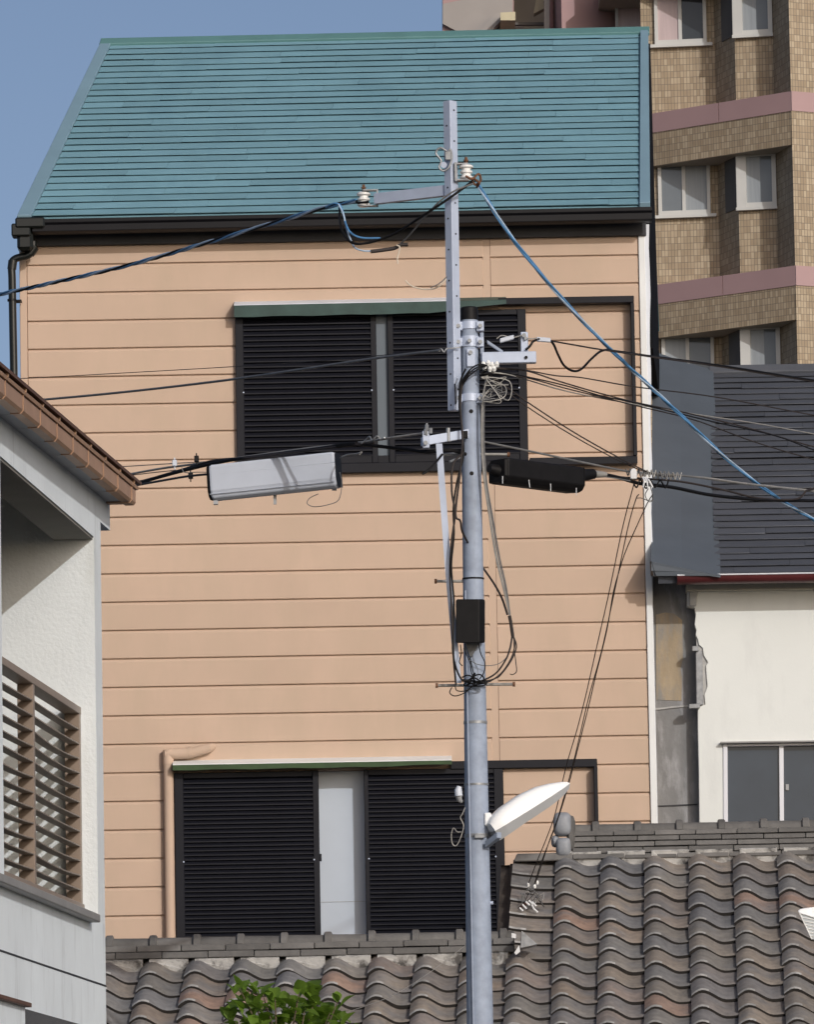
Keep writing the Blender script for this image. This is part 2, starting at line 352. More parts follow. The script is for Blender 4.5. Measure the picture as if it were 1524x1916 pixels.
# hidden rear slope
MB().quad(RP(0, 1, -.02), RP(1, 1, -.02), V((RR.x+.15, 45.6, 8.3)), V((RL.x+.3, 45.6, 8.3))).build('rear_slope', 'teal', house)
NR = 28; Wd = (ER-EL).length
for k in range(NR):
    t0 = k/NR; t1 = (k+1.0)/NR
    off = ((k % 4)*.27+random.uniform(-.05, .05)) % 1.0
    seg = .91/Wd
    cuts = [.017]
    x = .017 + seg*(off if off > .12 else off+.4)
    while x < .984-.02:
        cuts.append(x); x += seg*random.choice((.93, 1, 1, 1.07))
    cuts.append(.984)
    for a, b2 in zip(cuts[:-1], cuts[1:]):
        g_ = .0009/Wd; j = random.uniform(0, .003); jt = random.uniform(-.03, .03)/NR
        a2, c2 = a+g_, b2-g_
        lo, hi = .0180+j*1.3, .005
        MB().hexa([RP(a2, t0+jt, lo-.0045), RP(c2, t0+jt, lo-.0045), RP(c2, t1+.1/NR, 0), RP(a2, t1+.1/NR, 0), RP(a2, t0+jt, lo), RP(c2, t0+jt+random.uniform(-.01, .01)/NR, lo+random.uniform(-.001, .001)), RP(c2, t1+.1/NR, hi), RP(a2, t1+.1/NR, hi)]).build('roof_slate', 'teal', roof)
MB().hexa([RP(-.006,-.005,-.04), RP(.0165,-.005,-.04), RP(.0165,1,-.04), RP(-.003,1,-.04), RP(-.006,-.005,.028), RP(.0165,-.005,.028), RP(.0165,1,.028), RP(-.003,1,.028)]).build('verge_trim', 'teal_trim', roof, bevel=.003)
MB().hexa([RP(.985,-.005,-.05), RP(1.002,-.005,-.05), RP(1.002,1,-.05), RP(.987,1,-.05), RP(.985,-.005,.032), RP(1.002,-.005,.032), RP(1.002,1,.032), RP(.987,1,.032)]).build('verge_trim', 'teal_trim', roof, bevel=.003)
MB().hexa([RP(-.004,.985,.0), RP(1.004,.985,.0), RP(1.004,1.02,-.02), RP(-.004,1.02,-.02), RP(-.004,.985,.028), RP(1.004,.985,.028), RP(1.004,1.01,.040), RP(-.004,1.01,.040)]).build('ridge_cap', 'green_cap', roof, bevel=.004)

# --- windows and shutters
def fx(px, py, Y=YW-.05): return X_(px, py, Y)
def fz(px, py, Y=YW-.05): return Z_(px, py, Y)
def rect(name, mt, par, l, r, t, b2, y0, y1, bevel=.003):
    return MB().box((l, y0, b2), (r, y1, t)).build(name, mt, par, bevel=bevel)
def shutter(l, r, t, b2, sl_, sr_, n, yf):
    """louvred sliding shutter: l,r outer; sl_,sr_ inner edges of the stiles"""
    back = rect('shutter', 'shutter_black', house, l, r, t, b2, yf+.030, yf+.036, 0)
    rect('stile', 'shutter_black', back, l, sl_, t, b2, yf, yf+.03); rect('stile', 'shutter_black', back, sr_, r, t, b2, yf, yf+.03)
    rect('rail', 'shutter_black', back, sl_, sr_, t, t-.035, yf+.002, yf+.03); rect('rail', 'shutter_black', back, sl_, sr_, b2+.05, b2, yf+.002, yf+.03)
    ph = (t-.035-b2-.05)/n
    me = None
    for i in range(n):
        z = b2+.05+ph*(i+.5)
        if me is None:
            w = (sr_-sl_)/2; c = .5*ph
            o = MB().hexa([V(p) for p in ((-w, -.014, -c-.006), (w, -.014, -c-.006), (w, .012, c-.006), (-w, .012, c-.006), (-w, -.014, -c+.002), (w, -.014, -c+.002), (w, .012, c+.002), (-w, .012, c+.002))]).build('slat', 'shutter_black', back)
            me = o.data; o.location = ((sl_+sr_)/2, yf+.016, z)
        else: inst('slat', me, back, Matrix.Translation(((sl_+sr_)/2, yf+.016, z)))
    for sx in (sl_-.004, sr_+.004):
        MB().tube([(sx, yf-.003, (t+b2)/2-.02), (sx, yf+.002, (t+b2)/2-.02)], .005, 8).build('screw', 'galv_light', back)
    return back
# upper window
y0 = YW-.055; UT, UB = fz(715, 583), fz(715, 866)
shutter(fx(442, 730), fx(706, 730), UT, UB, fx(457, 730), fx(695, 730), 26, y0)
shutter(fx(727, 730), fx(987, 730), UT, UB, fx(738, 730), fx(971, 730), 26, y0)
rect('window_pane', 'mullion', house, fx(704, 730), fx(729, 730), UT, fz(715, 852), y0+.028, y0+.034, 0)
rect('window_block', 'shutter_black', house, fx(704, 730), fx(729, 730), fz(715, 852), UB, y0+.012, y0+.034, 0)
rect('window_sill', 'shutter_black', house, fx(440, 875), fx(988, 875), UB, fz(715, 884), y0-.012, YW-.016)
wb = rect('shutter_track', 'shutter_black', house, fx(935, 700), fx(1189.5, 700), fz(1088, 557.5), fz(1088, 570), y0-.05, YW-.016)
rect('track_jamb', 'shutter_black', wb, fx(1182.5, 700), fx(1189.5, 700), fz(1088, 570), fz(1088, 856), y0-.05, YW-.016)
rect('track_rail', 'shutter_black', wb, fx(988, 700), fx(1189.5, 700), fz(1088, 857), fz(1088, 871), y0-.05, YW-.016)
def hood(l, r, pyL, pyR, hL, hR, mt, name, dep, top, nt_=15):
    """sloping window hood; top edge line from (l,pyL) to (r,pyR); front drops hL..hR pixels"""
    yb, yf = YW-.016, YW-dep
    n = 14; R0 = []
    for i in range(n+1):
        t = i/n; px = l+(r-l)*t; w = 1.1*math.sin(i*1.9)
        ty = pyL+(pyR-pyL)*t; h = hL+(hR-hL)*max(0, (t-.72)/.28)
        a, b2 = at(px, ty, yf), at(px, ty+h+w*.7, yf)
        R0.append([V((a.x, yb, a.z+.035)), V((a.x, yf+.004, a.z)), V((a.x, yf, a.z-.003)), V((a.x, yf, b2.z)), V((a.x, yf+.006, b2.z)), V((a.x, yb, a.z+.02))])
    h0 = MB().loft(R0).build(name, mt, house)
    MB().loft([[r_[0]+V((0, 0, .004)), r_[1]+V((0, -.002, .004)), r_[1]+V((0, -.003, -.001)), r_[0]+V((0, 0, .0))] for r_ in R0[:nt_]]).build('top_flashing', top, h0)
hood(438, 948, 571.5, 561, 22, 7, 'hood_green', 'window_hood', .125, 'membrane', 12)
# lower window
LT, LB = fz(640, 1441), fz(640, 1762)
shutter(fx(328, 1600), fx(598.5, 1600), LT, LB, fx(345, 1600), fx(587, 1600), 35, y0)
shutter(fx(683.5, 1600), fx(945, 1600), LT, LB, fx(692, 1600), fx(927, 1600), 35, y0)
YG = YW+.085
gp = rect('window_pane', 'frosted', house, HX0+.002, HX1-.002, HZ1-.002, HZ0+.002, YG, YG+.008, 0)
for xa, xb in ((HX0+.001, HX0+.012), (HX1-.012, HX1-.001)): rect('window_jamb', 'shutter_black', gp, xa, xb, HZ1-.002, HZ0+.002, y0+.032, YG-.001, 0)
rect('pane_joint', 'lamp_grey', gp, fx(598.5, 1600), fx(684, 1600), fz(640, 1684), fz(640, 1684.8), YG-.003, YG-.0005, 0)
rect('latch', 'shutter_black', gp, fx(598, 1600), fx(602, 1600), fz(600, 1597), fz(600, 1611), y0+.008, y0+.028)
wb = rect('shutter_track', 'shutter_black', house, fx(845, 1500), fx(1119.5, 1500), fz(1030, 1421), fz(1030, 1436), y0-.01, YW-.016)
rect('track_jamb', 'shutter_black', wb, fx(1112.5, 1500), fx(1119.5, 1500), fz(1030, 1436), fz(1030, 1700), y0-.05, YW-.016)
hood(323, 846, 1431, 1422, 10, 7, 'hood_grass', 'window_hood', .15, 'white_paint')
# painted drain pipe
yp = YW-.055
px_ = at(316, 1500, yp)
dp = MB().tube([V((px_.x, yp, 3.0)), V((px_.x, yp, Z_(316, 1412, yp)))], .031, 16).build('drain_pipe', 'peach', house, smooth=True)
e0 = V((px_.x-.02, yp, Z_(316, 1411, yp)))
MB().tube([e0, at(352, 1409, yp)], .034, 16).build('pipe_elbow', 'peach', dp, smooth=True)
MB().tube([V((px_.x, yp, Z_(316, 1430, yp))), V((px_.x, yp, Z_(316, 1403, yp)))], .034, 16).build('pipe_elbow', 'peach', dp, smooth=True)
MB().tube([at(348, 1411, yp), at(372, 1405, yp), at(390, 1400, yp+.005), at(398, 1397, YW-.01)], [.031, .031, .030, .024], 16).build('pipe_branch', 'peach', dp, smooth=True)
MB().tube([at(352, 1408.5, yp), at(360, 1406.5, yp)], .036, 16).build('pipe_collar', 'peach', dp, smooth=True)

# ================================================================== SLATE ROOF HOUSE (right)
h2 = thing('slate_house', (2.3, 41.5, 0), 'cream-walled house with dark grey slate roof and dark red gutter', 'house')
Y2E, Y2R = 39.72, 43.0
sE0, sE1, sR0, sR1 = at(1346, 1076, Y2E), at(1700, 1070, Y2E), at(1334, 699, Y2R), at(1668, 693, Y2R)
N2 = ((sE1-sE0).cross(sR0-sE0)).normalized()
def SP(s, t, up=0): return sE0.lerp(sE1, s).lerp(sR0.lerp(sR1, s), t)+N2*up
roof2 = MB().hexa([SP(-.32,0,-.05), SP(1,0,-.05), SP(1,1,-.05), SP(-.25,1,-.05), SP(-.32,0,0), SP(1,0,0), SP(1,1,0), SP(-.25,1,0)]).build('roof', 'slate_dark', h2)
NR2 = 33
for k in range(NR2):
    t0, t1 = k/NR2, (k+1.1)/NR2
    cuts = [-.02]; x = (k*.37 % 1)*.8+.08
    while x < .96: cuts.append(x); x += .8
    cuts.append(1.0)
    for a, b2 in zip(cuts[:-1], cuts[1:]):
        jt = random.uniform(-.08, .08)/NR2; lo = .0155+random.uniform(0, .004)
        MB().hexa([SP(a+.001, t0+jt, lo-.005), SP(b2-.001, t0+jt, lo-.005), SP(b2-.001, t1, 0), SP(a+.001, t1, 0), SP(a+.001, t0+jt, lo), SP(b2-.001, t0+jt+random.uniform(-.05, .05)/NR2, lo), SP(b2-.001, t1, .004), SP(a+.001, t1, .004)]).build('roof_slate', 'slate_dark', roof2)
MB().hexa([SP(-.02,.985,0), SP(1,.985,0), SP(1,1.03,-.05), SP(-.02,1.03,-.05), SP(-.02,.985,.03), SP(1,.985,.03), SP(1,1.0,.06), SP(-.02,1.0,.06)]).build('ridge_cap', 'slate_dark', roof2, bevel=.004)
# smooth flashing sheet turned up at the neighbour's wall
rr = []
for i in range(13):
    t = i/12; yy = Y2E-.03+(Y2R-Y2E+.03)*t
    w = 1.2*math.sin(i*2.1)
    L0 = at(1219+3*t, 1050+(656-1050)*t, yy); Rr = at(1349+(1336-1349)*t+w*.6, 1077+(692-1077)*t, yy-.03)
    md = L0.lerp(Rr, .45)-V((0, 0, .012))
    rr.append([L0, md, Rr, Rr-V((0, 0, .012)), md-V((0, 0, .012)), L0-V((0, 0, .06))])
fl = MB().loft(rr).build('flashing_sheet', 'flashing', roof2)
a0, a1, a2 = at(1219, 1050.5, Y2E-.032), at(1348, 1077, Y2E-.062), at(1224, 1077.5, Y2E-.02)
MB().prism([a0, a1, at(1345, 1078, Y2E-.04), a2], (0, .02, 0)).build('flashing_fold', 'flashing', fl)
MB().prism([at(1217.5, 1050, Y2E-.02), at(1220, 1050, Y2E-.035), at(1228, 1077, Y2E-.035), at(1219, 1076, Y2E+.05)], (0, .06, 0)).build('flashing_fold', 'black_metal', fl)
# gutter: half round
p0, p1 = at(1268, 1077, Y2E-.03), at(1700, 1070, Y2E-.03)
prof = [(.055*math.cos(q), -.052*math.sin(q)) for q in [math.pi*i/10 for i in range(11)]]
prof = prof+[(-.05, .006), (.05, .006)]
gu = MB().loft([[V((p.x, p.y+.05+a, p.z+b2)) for a, b2 in prof] for p in (p0, p1)]).build('gutter', 'red_gutter', h2, smooth=True)
MB().tube([p0+V((0, -.006, .002)), p1+V((0, -.006, .002))], .005, 6).build('gutter_lip', 'alu_white', gu)
# walls
YC = 40.02
def poly2(pts, Y, th, name, mt, par, bevel=0): return MB().prism([at(a, b2, Y) for a, b2 in pts], (0, th, 0)).build(name, mt, par, bevel=bevel)
rag = [(1287, 1106), (1287, 1134), (1301, 1137), (1303, 1150), (1301, 1168), (1304, 1178), (1303, 1188), (1307, 1196), (1309, 1206), (1316, 1212), (1318, 1226), (1326, 1239), (1322, 1246), (1323, 1264), (1325, 1284), (1319, 1300), (1321, 1318), (1307, 1323), (1307, 1360), (1309, 1450), (1311, 1640)]
cw_ = MB().prism([at(a, b2, YC) for a, b2 in rag+[(1356, 1640), (1353, 1391), (1353, 1106)]], (0, .10, 0)).build('wall', 'cream', h2)
poly2([(1353, 1106), (1353, 1391), (1700, 1386), (1700, 1101)], YC, .10, 'wall_panel', 'cream', cw_)
poly2([(1600, 1386), (1600, 1640), (1700, 1640), (1700, 1386)], YC+.001, .10, 'wall_panel', 'cream', cw_)
poly2([(1303, 1140), (1306, 1330), (1330, 1330), (1332, 1140)], YC+.012, .08, 'exposed_mortar', 'mortar', cw_)
MB().prism([at(1285, 1093, YC-.06), at(1285, 1105.5, YC-.06), at(1700, 1100, YC-.06), at(1700, 1088, YC-.06)], (0, .16, 0)).build('eave_trim', 'cream_dirty', h2, bevel=.003)
poly2([(1290, 1104), (1290, 1133), (1304, 1134), (1308, 1104)], YC-.025, .04, 'corner_block', 'mortar', cw_, .006)
conc = poly2([(1221, 1074), (1226, 1640), (1330, 1640), (1330, 1068)], YC+.13, .3, 'concrete_wall', 'concrete', h2)
poly2([(1228, 1150), (1229, 1309), (1276, 1311), (1277, 1268), (1274, 1252), (1279, 1230), (1277, 1160), (1262, 1148), (1245, 1146)], YC+.126, .01, 'tan_render', 'tan_patch', conc)
poly2([(1226, 1325), (1243, 1323.5), (1262, 1321), (1290, 1319), (1290, 1322), (1262, 1324), (1240, 1327), (1226, 1328)], YC+.120, .01, 'ledge', 'mortar', conc)
poly2([(1228, 1507), (1306, 1503.5), (1306, 1506), (1228, 1509)], YC+.122, .01, 'ledge', 'fascia', conc)
bar = poly2([(1302.5, 1215), (1304, 1320), (1317, 1318), (1315, 1218)], YC-.02, .05, 'steel_bar', 'steel', h2, .003)
poly2([(1296, 1208.5), (1296, 1218), (1308, 1218), (1308, 1208)], YC-.05, .07, 'bracket', 'steel', bar, .003)
poly2([(1290, 1317), (1290, 1325.5), (1311, 1324.5), (1311, 1316)], YC-.05, .07, 'bracket', 'steel', bar, .003)
w2 = poly2([(1362, 1396), (1364, 1640), (1461, 1640), (1459, 1394)], YC+.035, .01, 'window_pane', 'glass_dark', h2)
poly2([(1467, 1394), (1468, 1640), (1602, 1640), (1602, 1392)], YC+.045, .01, 'window_pane', 'glass_dark', h2)
fr = poly2([(1354, 1391.5), (1355, 1640), (1363.5, 1640), (1362, 1391.5)], YC-.008, .08, 'window_frame', 'alu_white', h2, .002)
poly2([(1458.5, 1393), (1460.5, 1640), (1468.5, 1640), (1467, 1393)], YC+.015, .04, 'mullion', 'alu_white', fr, .002)
poly2([(1362.5, 1391.5), (1362.5, 1396.5), (1600, 1393), (1600, 1388)], YC+.0, .05, 'head_rail', 'alu_white', fr, .002)
poly2([(1349, 1387.5), (1349, 1390.5), (1620, 1386.5), (1620, 1383.5)], YC-.05, .06, 'head_drip', 'sill', fr, .001)
poly2([(1471, 1467), (1471, 1478), (1477, 1478), (1477, 1467)], YC+.03, .016, 'latch', 'lamp_grey', fr, .001)

# ================================================================== APARTMENT BUILDING (far)
apt = thing('apartment_building', (4.5, 102, 0), 'tall tan-tiled apartment building with pink bands and sawtooth window bays', 'building')
def AP(px, Y): return V((X_(px, 300, Y), Y, 0))
ST = 2.79
zP = Z_(1484, 171, 100)          # top of the pink band, this storey
def vq(mb, p, q, z0, z1, u0=0.0):
    w = (q-p).length
    mb.quad((p.x, p.y, z0), (q.x, q.y, z0), (q.x, q.y, z1), (p.x, p.y, z1), uv=[(u0, z0), (u0+w, z0), (u0+w, z1), (u0, z1)]); return u0+w
zig = [AP(1205, 101.95), AP(1343, 101.80), AP(1381, 100.98), AP(1452, 100.86), AP(1484, 100.0), AP(1680, 100.9)]
mb = MB(); u = 0
for a, b2 in zip(zig[:-1], zig[1:]): u = vq(mb, a, b2, 0, zP+3*ST, u)
aw = mb.build('wall', 'apt_tile', apt)
bl, br = AP(1205, 101.88), AP(1484, 100.0)
Hp, Ht = .315, .545
fwd = V((-(br-bl).y, (br-bl).x, 0)).normalized(); fwd = -fwd if fwd.y > 0 else fwd
for k in (-2, -1, 0, 1, 2):
    z = zP+k*ST
    pl = [bl, br]+[zig[3], zig[2], zig[1], zig[0]]
    split = bl.lerp(br, .515)
    for p, q in ((bl, split-(br-bl).normalized()*.008), (split+(br-bl).normalized()*.008, br)):
        MB().prism([p+V((0,0,z-Hp)), q+V((0,0,z-Hp)), q+V((0,0,z-Hp))-fwd*.2, p+V((0,0,z-Hp))-fwd*.2], (0, 0, Hp)).build('pink_band', 'pink', aw)
    MB().quad(*[V((p.x, p.y, z-.004)) for p in pl]).build('ledge', 'pink_deep', aw)
    lt = MB(); vq(lt, bl+fwd*-.012, br+fwd*-.012, z-Hp-Ht, z-Hp+.002); lt.build('tile_lintel', 'apt_tile', aw)
    MB().quad(*[V((p.x, p.y, z-Hp-Ht)) for p in reversed(pl)]).build('balcony_soffit', 'apt_plaster', aw)
    n5 = (zig[5]-zig[4]).normalized(); o5 = V((n5.y, -n5.x, 0))*.015
    MB().prism([zig[4]+o5+V((0,0,z-Hp)), zig[5]+o5+V((0,0,z-Hp)), zig[5]-o5+V((0,0,z-Hp)), zig[4]-o5+V((0,0,z-Hp))], (0, 0, Hp)).build('pink_band', 'pink', aw)
def plane_box(p, q, s0, s1, z0, z1, o0, o1, name, mt, par):
    """box on the vertical plane through p,q: along s (metres from p), outwards o"""
    d = (q-p).normalized(); o = V((d.y, -d.x, 0))
    c = [p+d*s0+o*o1, p+d*s1+o*o1, p+d*s1+o*o0, p+d*s0+o*o0]
    return MB().hexa([V((a.x, a.y, z0)) for a in c]+[V((a.x, a.y, z1)) for a in c]).build(name, mt, par)
def apt_window(p, q, s0, s1, z0, z1, cl, cr, post=0):
    f = plane_box(p, q, s0-.10, s1+.10, z0-.07, z0-.02, 0, .10, 'window', 'alu', apt)      # sill
    t = .045
    for a, b2, c, d in ((s0-.01, s0+t, z0-.02, z1+.03), (s1-t, s1+.01, z0-.02, z1+.03), (s0+t, s1-t, z1-t, z1+.03), (s0+t, s1-t, z0-.02, z0+.05)):
        plane_box(p, q, a, b2, c, d, .0, .07, 'frame', 'alu', f)
    m = (s0+s1)/2
    plane_box(p, q, m-.035, m+.02, z0+.05, z1-t, .0, .06, 'frame', 'alu', f)
    plane_box(p, q, s0+t, m-.035, z0+.05, z1-t, .0, .035, 'pane', cl, f)
    plane_box(p, q, m+.02, s1-t, z0+.05, z1-t, .0, .025, 'pane', cr, f)
    return f
z1w, z0w = Z_(1283, 316, 102.3), Z_(1283, 409, 102.3)
z1v, z0v = Z_(1420, 300, 101.4), Z_(1420, 395, 101.4)
for k in (-1, 0, 1):
    dz = k*ST
    w = (zig[1]-zig[0]).length
    apt_window(zig[0], zig[1], .24, w-.13, z0w+dz, z1w+dz, ('curtain_white', 'apt_glass', 'curtain_pink')[k+1] if k else 'apt_glass', ('apt_glass', 'curtain_white', 'apt_glass_dark')[k+1])
    p, q = zig[2], zig[3]; w = (q-p).length
    f = plane_box(p, q, -.03, w+.02, z0v+dz-.07, z0v+dz-.02, 0, .09, 'window', 'alu', apt)
    plane_box(p, q, -.02, .14, z0v+dz-.02, z1v+dz+.04, 0, .07, 'frame', 'alu', f)
    plane_box(p, q, .14, w+.01, z0v+dz-.02, z0v+dz+.05, 0, .06, 'frame', 'alu', f)
    plane_box(p, q, .14, w+.01, z1v+dz-.03, z1v+dz+.04, 0, .06, 'frame', 'alu', f)
    plane_box(p, q, w-.06, w+.01, z0v+dz+.05, z1v+dz-.03, 0, .06, 'frame', 'alu', f)
    plane_box(p, q, .14, .36, z0v+dz+.05, z1v+dz-.03, 0, .03, 'pane', 'curtain_white', f)
    plane_box(p, q, .36, w-.06, z0v+dz+.05, z1v+dz-.03, 0, .028, 'pane', 'apt_glass', f)
    p, q = zig[1], zig[2]; w = (q-p).length
    plane_box(p, q, .35, w-.02, z0v+dz-.02, z1v+dz+.04, 0, .02, 'side_louver', 'apt_dark', f)
# upper left wing: stair landing, pink column, balcony window
YA = 104.0
def apoly(pts, Y, th, name, mt, par=aw): return MB().prism([at(a, b2, Y) for a, b2 in pts], (0, th, 0)).build(name, mt, par)
apoly([(829, -260), (829, 1200), (962, 1200), (962, -260)], YA+.6, 3, 'wing_wall', 'pink_deep')
apoly([(829, 8), (829, 45), (880, 72), (960, 72), (960, -2), (905, -8)], YA+.5, .15, 'stair_panel', 'apt_grey')
apoly([(885, 74), (905, 74), (937, 40), (937, 24), (930, 24)], YA+.1, .5, 'stair_stringer', 'apt_grey')
apoly([(937, 24), (937, 38.5), (965, 38.5), (965, 22.5)], YA-.3, .8, 'stair_landing', 'apt_yellow')
apoly([(955, -260), (955, 1200), (1036, 1200), (1036, -260)], YA+2.2, .3, 'stair_recess', 'apt_plaster')
apoly([(962, 44), (962, 120), (979, 120), (979, 44)], YA+1.2, .3, 'stair_post', 'apt_grey')
apoly([(962, 42), (962, 47), (1025, 47), (1025, 42)], YA+1.0, .1, 'stair_rail', 'apt_dark')
apoly([(1000, 20), (1000, 26), (1030, 10), (1030, -30), (1010, -30)], YA+1.0, .3, 'stair_landing', 'apt_yellow')
apoly([(1019, -260), (1019, 200), (1029, 200), (1029, -260)], YA+.3, .3, 'stair_post', 'apt_grey')
pk = [(1034, YA+1.0), (1057, YA-.3), (1163, YA+.35)]
for (a, ya), (b2, yb) in zip(pk[:-1], pk[1:]):
    p, q = AP(a, ya), AP(b2, yb)
    z = zP+1.42
    for zz0, zz1 in ((0, z-.02), (z, z+6)):
        MB().prism([V((p.x, p.y, zz0)), V((q.x, q.y, zz0)), V((q.x, q.y+.3, zz0)), V((p.x, p.y+.3, zz0))], (0, 0, zz1-zz0)).build('pink_column', 'pink', aw)
apoly([(1125, -40), (1125, -12), (1240, -12), (1240, -40)], YA-1.3, 1.6, 'balcony_slab', 'apt_plaster')
p, q = AP(1158, YA), AP(1224, YA-.05); w = (q-p).length
plane_box(p, q, 0, w, 0, zP+5, -.4, 0, 'bay_wall', 'apt_tile', aw)
zb = Z_(1190, 110, YA)
f = plane_box(p, q, 0, .05, zb, zb+2, 0, .08, 'window', 'alu', apt)
plane_box(p, q, .05, w-.06, zb+.03, zb+2, 0, .03, 'pane', 'curtain_pink', f)
plane_box(p, q, w-.06, w-.005, zb, zb+2, 0, .08, 'frame', 'alu', f)
plane_box(p, q, 0.05, w-.06, zb, zb+.03, 0, .06, 'frame', 'alu', f)

# ================================================================== TILED ROOF HOUSE (foreground)
TH, YAW = rad(23.5), rad(2.5)
ta = V((math.cos(YAW), -math.sin(YAW), 0)); th_ = V((math.sin(YAW), math.cos(YAW), 0))
tb = th_*math.cos(TH)+V((0, 0, math.sin(TH))); tn = ta.cross(tb)
TO = at(1126, 1620, 38.15); TW, TE = .2615, .232
def TP(a, b2, n=0): return TO+ta*a+tb*b2+tn*n
def TPz(a, h, z=0): return TO+ta*a+th_*h+V((0, 0, z))     # along ridge, horizontally back, up
h3 = thing('tiled_house', (1.5, 37, 0), 'low house with weathered grey-brown curved clay tile roof', 'house')
wl = MB().box((TPz(-3.2, -3.6).x, 34.9, 0), (TPz(2.2, 0).x, 39.5, TP(0, -4.0).z-.12)).build('wall', 'wood_dark', h3)
deck = MB().hexa([TP(-3.3, -4, -.06), TP(2.2, -4, -.06), TP(2.2, -1.7, -.06), TP(-3.3, -1.7, -.06), TP(-3.3, -4, -.02), TP(2.2, -4, -.02), TP(2.2, -1.7, -.02), TP(-3.3, -1.7, -.02)])
deck.hexa([TP(-.60, -1.7, -.06), TP(2.2, -1.7, -.06), TP(2.2, .1, -.06), TP(-.60, .1, -.06), TP(-.60, -1.7, -.02), TP(2.2, -1.7, -.02), TP(2.2, .1, -.02), TP(-.60, .1, -.02)])
rf = deck.build('roof', 'wood_dark', h3)
MB().quad(TPz(-.6, .05, .02), TPz(2.2, .05, .02), TPz(2.2, 1.2, -.45), TPz(-.6, 1.2, -.45)).build('rear_slope', 'ridge_grey', h3)
MB().quad(TPz(-3.3, -1.5, -.66), TPz(-.6, -1.5, -.66), TPz(-.6, .4, -1.45), TPz(-3.3, .4, -1.45)).build('rear_slope', 'ridge_grey', h3)
def hprof(t):
    if t < .22: q = t/.22; return .45+.55*math.sin(q*math.pi/2)
    if t < .74: q = (t-.22)/.52; return .5+.5*math.cos(q*math.pi)
    q = (t-.74)/.26; return .16*q*q
def tile_mesh(name, prof, amp=.060, w=TW, ln=TE+.06, thick=.031, nx=14):
    mb = MB(); v = []
    for yi, (y, lift) in enumerate(((0, .030), (.012, .033), (ln, .004))):
        for i in range(nx+1):
            t = i/nx; v.append((t*(w+.012)-.006, y, lift+amp*prof(t)-(.004 if yi == 0 else 0)))
    n = nx+1; low = []
    for i in range(nx+1):
        t = i/nx; low.append((t*(w+.012)-.006, .003, .030+amp*prof(t)-thick))
    V_ = v+low; Fs = []
    for r in range(2):
        for i in range(nx): Fs.append((r*n+i, r*n+i+1, (r+1)*n+i+1, (r+1)*n+i))
    for i in range(nx): Fs.append((3*n+i, 3*n+i+1, i+1, i))
    k = len(V_); V_ += [(V_[n][0], ln, -.02), (V_[3*n][0], .003, -.0)]; Fs.append((k+1, 3*n, 0, n, 2*n, k))
    k = len(V_); V_ += [(V_[n+nx][0], ln, -.02), (V_[4*n-1][0], .003, -.0)]; Fs.append((k, 3*n-1, 2*n-1, nx, 4*n-1, k+1))
    me = bpy.data.meshes.new(name); me.from_pydata(V_, [], Fs); me.update(); me.materials.append(M['kawara']); me.materials.append(M['kawara_edge_shade'])
    me.materials.append(M['kawara_lip'])
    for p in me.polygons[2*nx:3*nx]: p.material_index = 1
    for p in me.polygons[:int(nx*.36)]: p.material_index = 2
    me.shade_smooth()
    try: me.set_sharp_from_angle(angle=rad(40))
    except Exception: pass
    return me
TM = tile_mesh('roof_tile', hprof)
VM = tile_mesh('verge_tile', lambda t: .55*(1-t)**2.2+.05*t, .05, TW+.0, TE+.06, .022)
TR_ = Matrix((ta, tb, tn)).transposed().to_4x4()
def put_tile(i, j, me, nm):
    p = TP(i*TW+random.uniform(-.005, .005), -(j+1)*TE+random.uniform(-.009, .009), random.uniform(0, .004))
    inst(nm, me, rf, Matrix.Translation(p) @ TR_ @ Matrix.Rotation(random.uniform(-.02, .02), 4, 'Z') @ Matrix.Rotation(random.uniform(-.015, .015), 4, 'Y'))
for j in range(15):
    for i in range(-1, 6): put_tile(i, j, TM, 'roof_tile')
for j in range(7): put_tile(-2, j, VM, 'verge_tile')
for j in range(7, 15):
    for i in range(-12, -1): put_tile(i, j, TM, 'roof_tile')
# verge board under the left end of the upper part
MB().hexa([TP(-.545, -1.66, -.10), TP(-.50, -1.66, -.10), TP(-.50, .05, -.10), TP(-.545, .05, -.10), TP(-.545, -1.66, .008), TP(-.50, -1.66, .008), TP(-.50, .05, .008), TP(-.545, .05, .008)]).build('verge_board', 'wood_dark', rf)
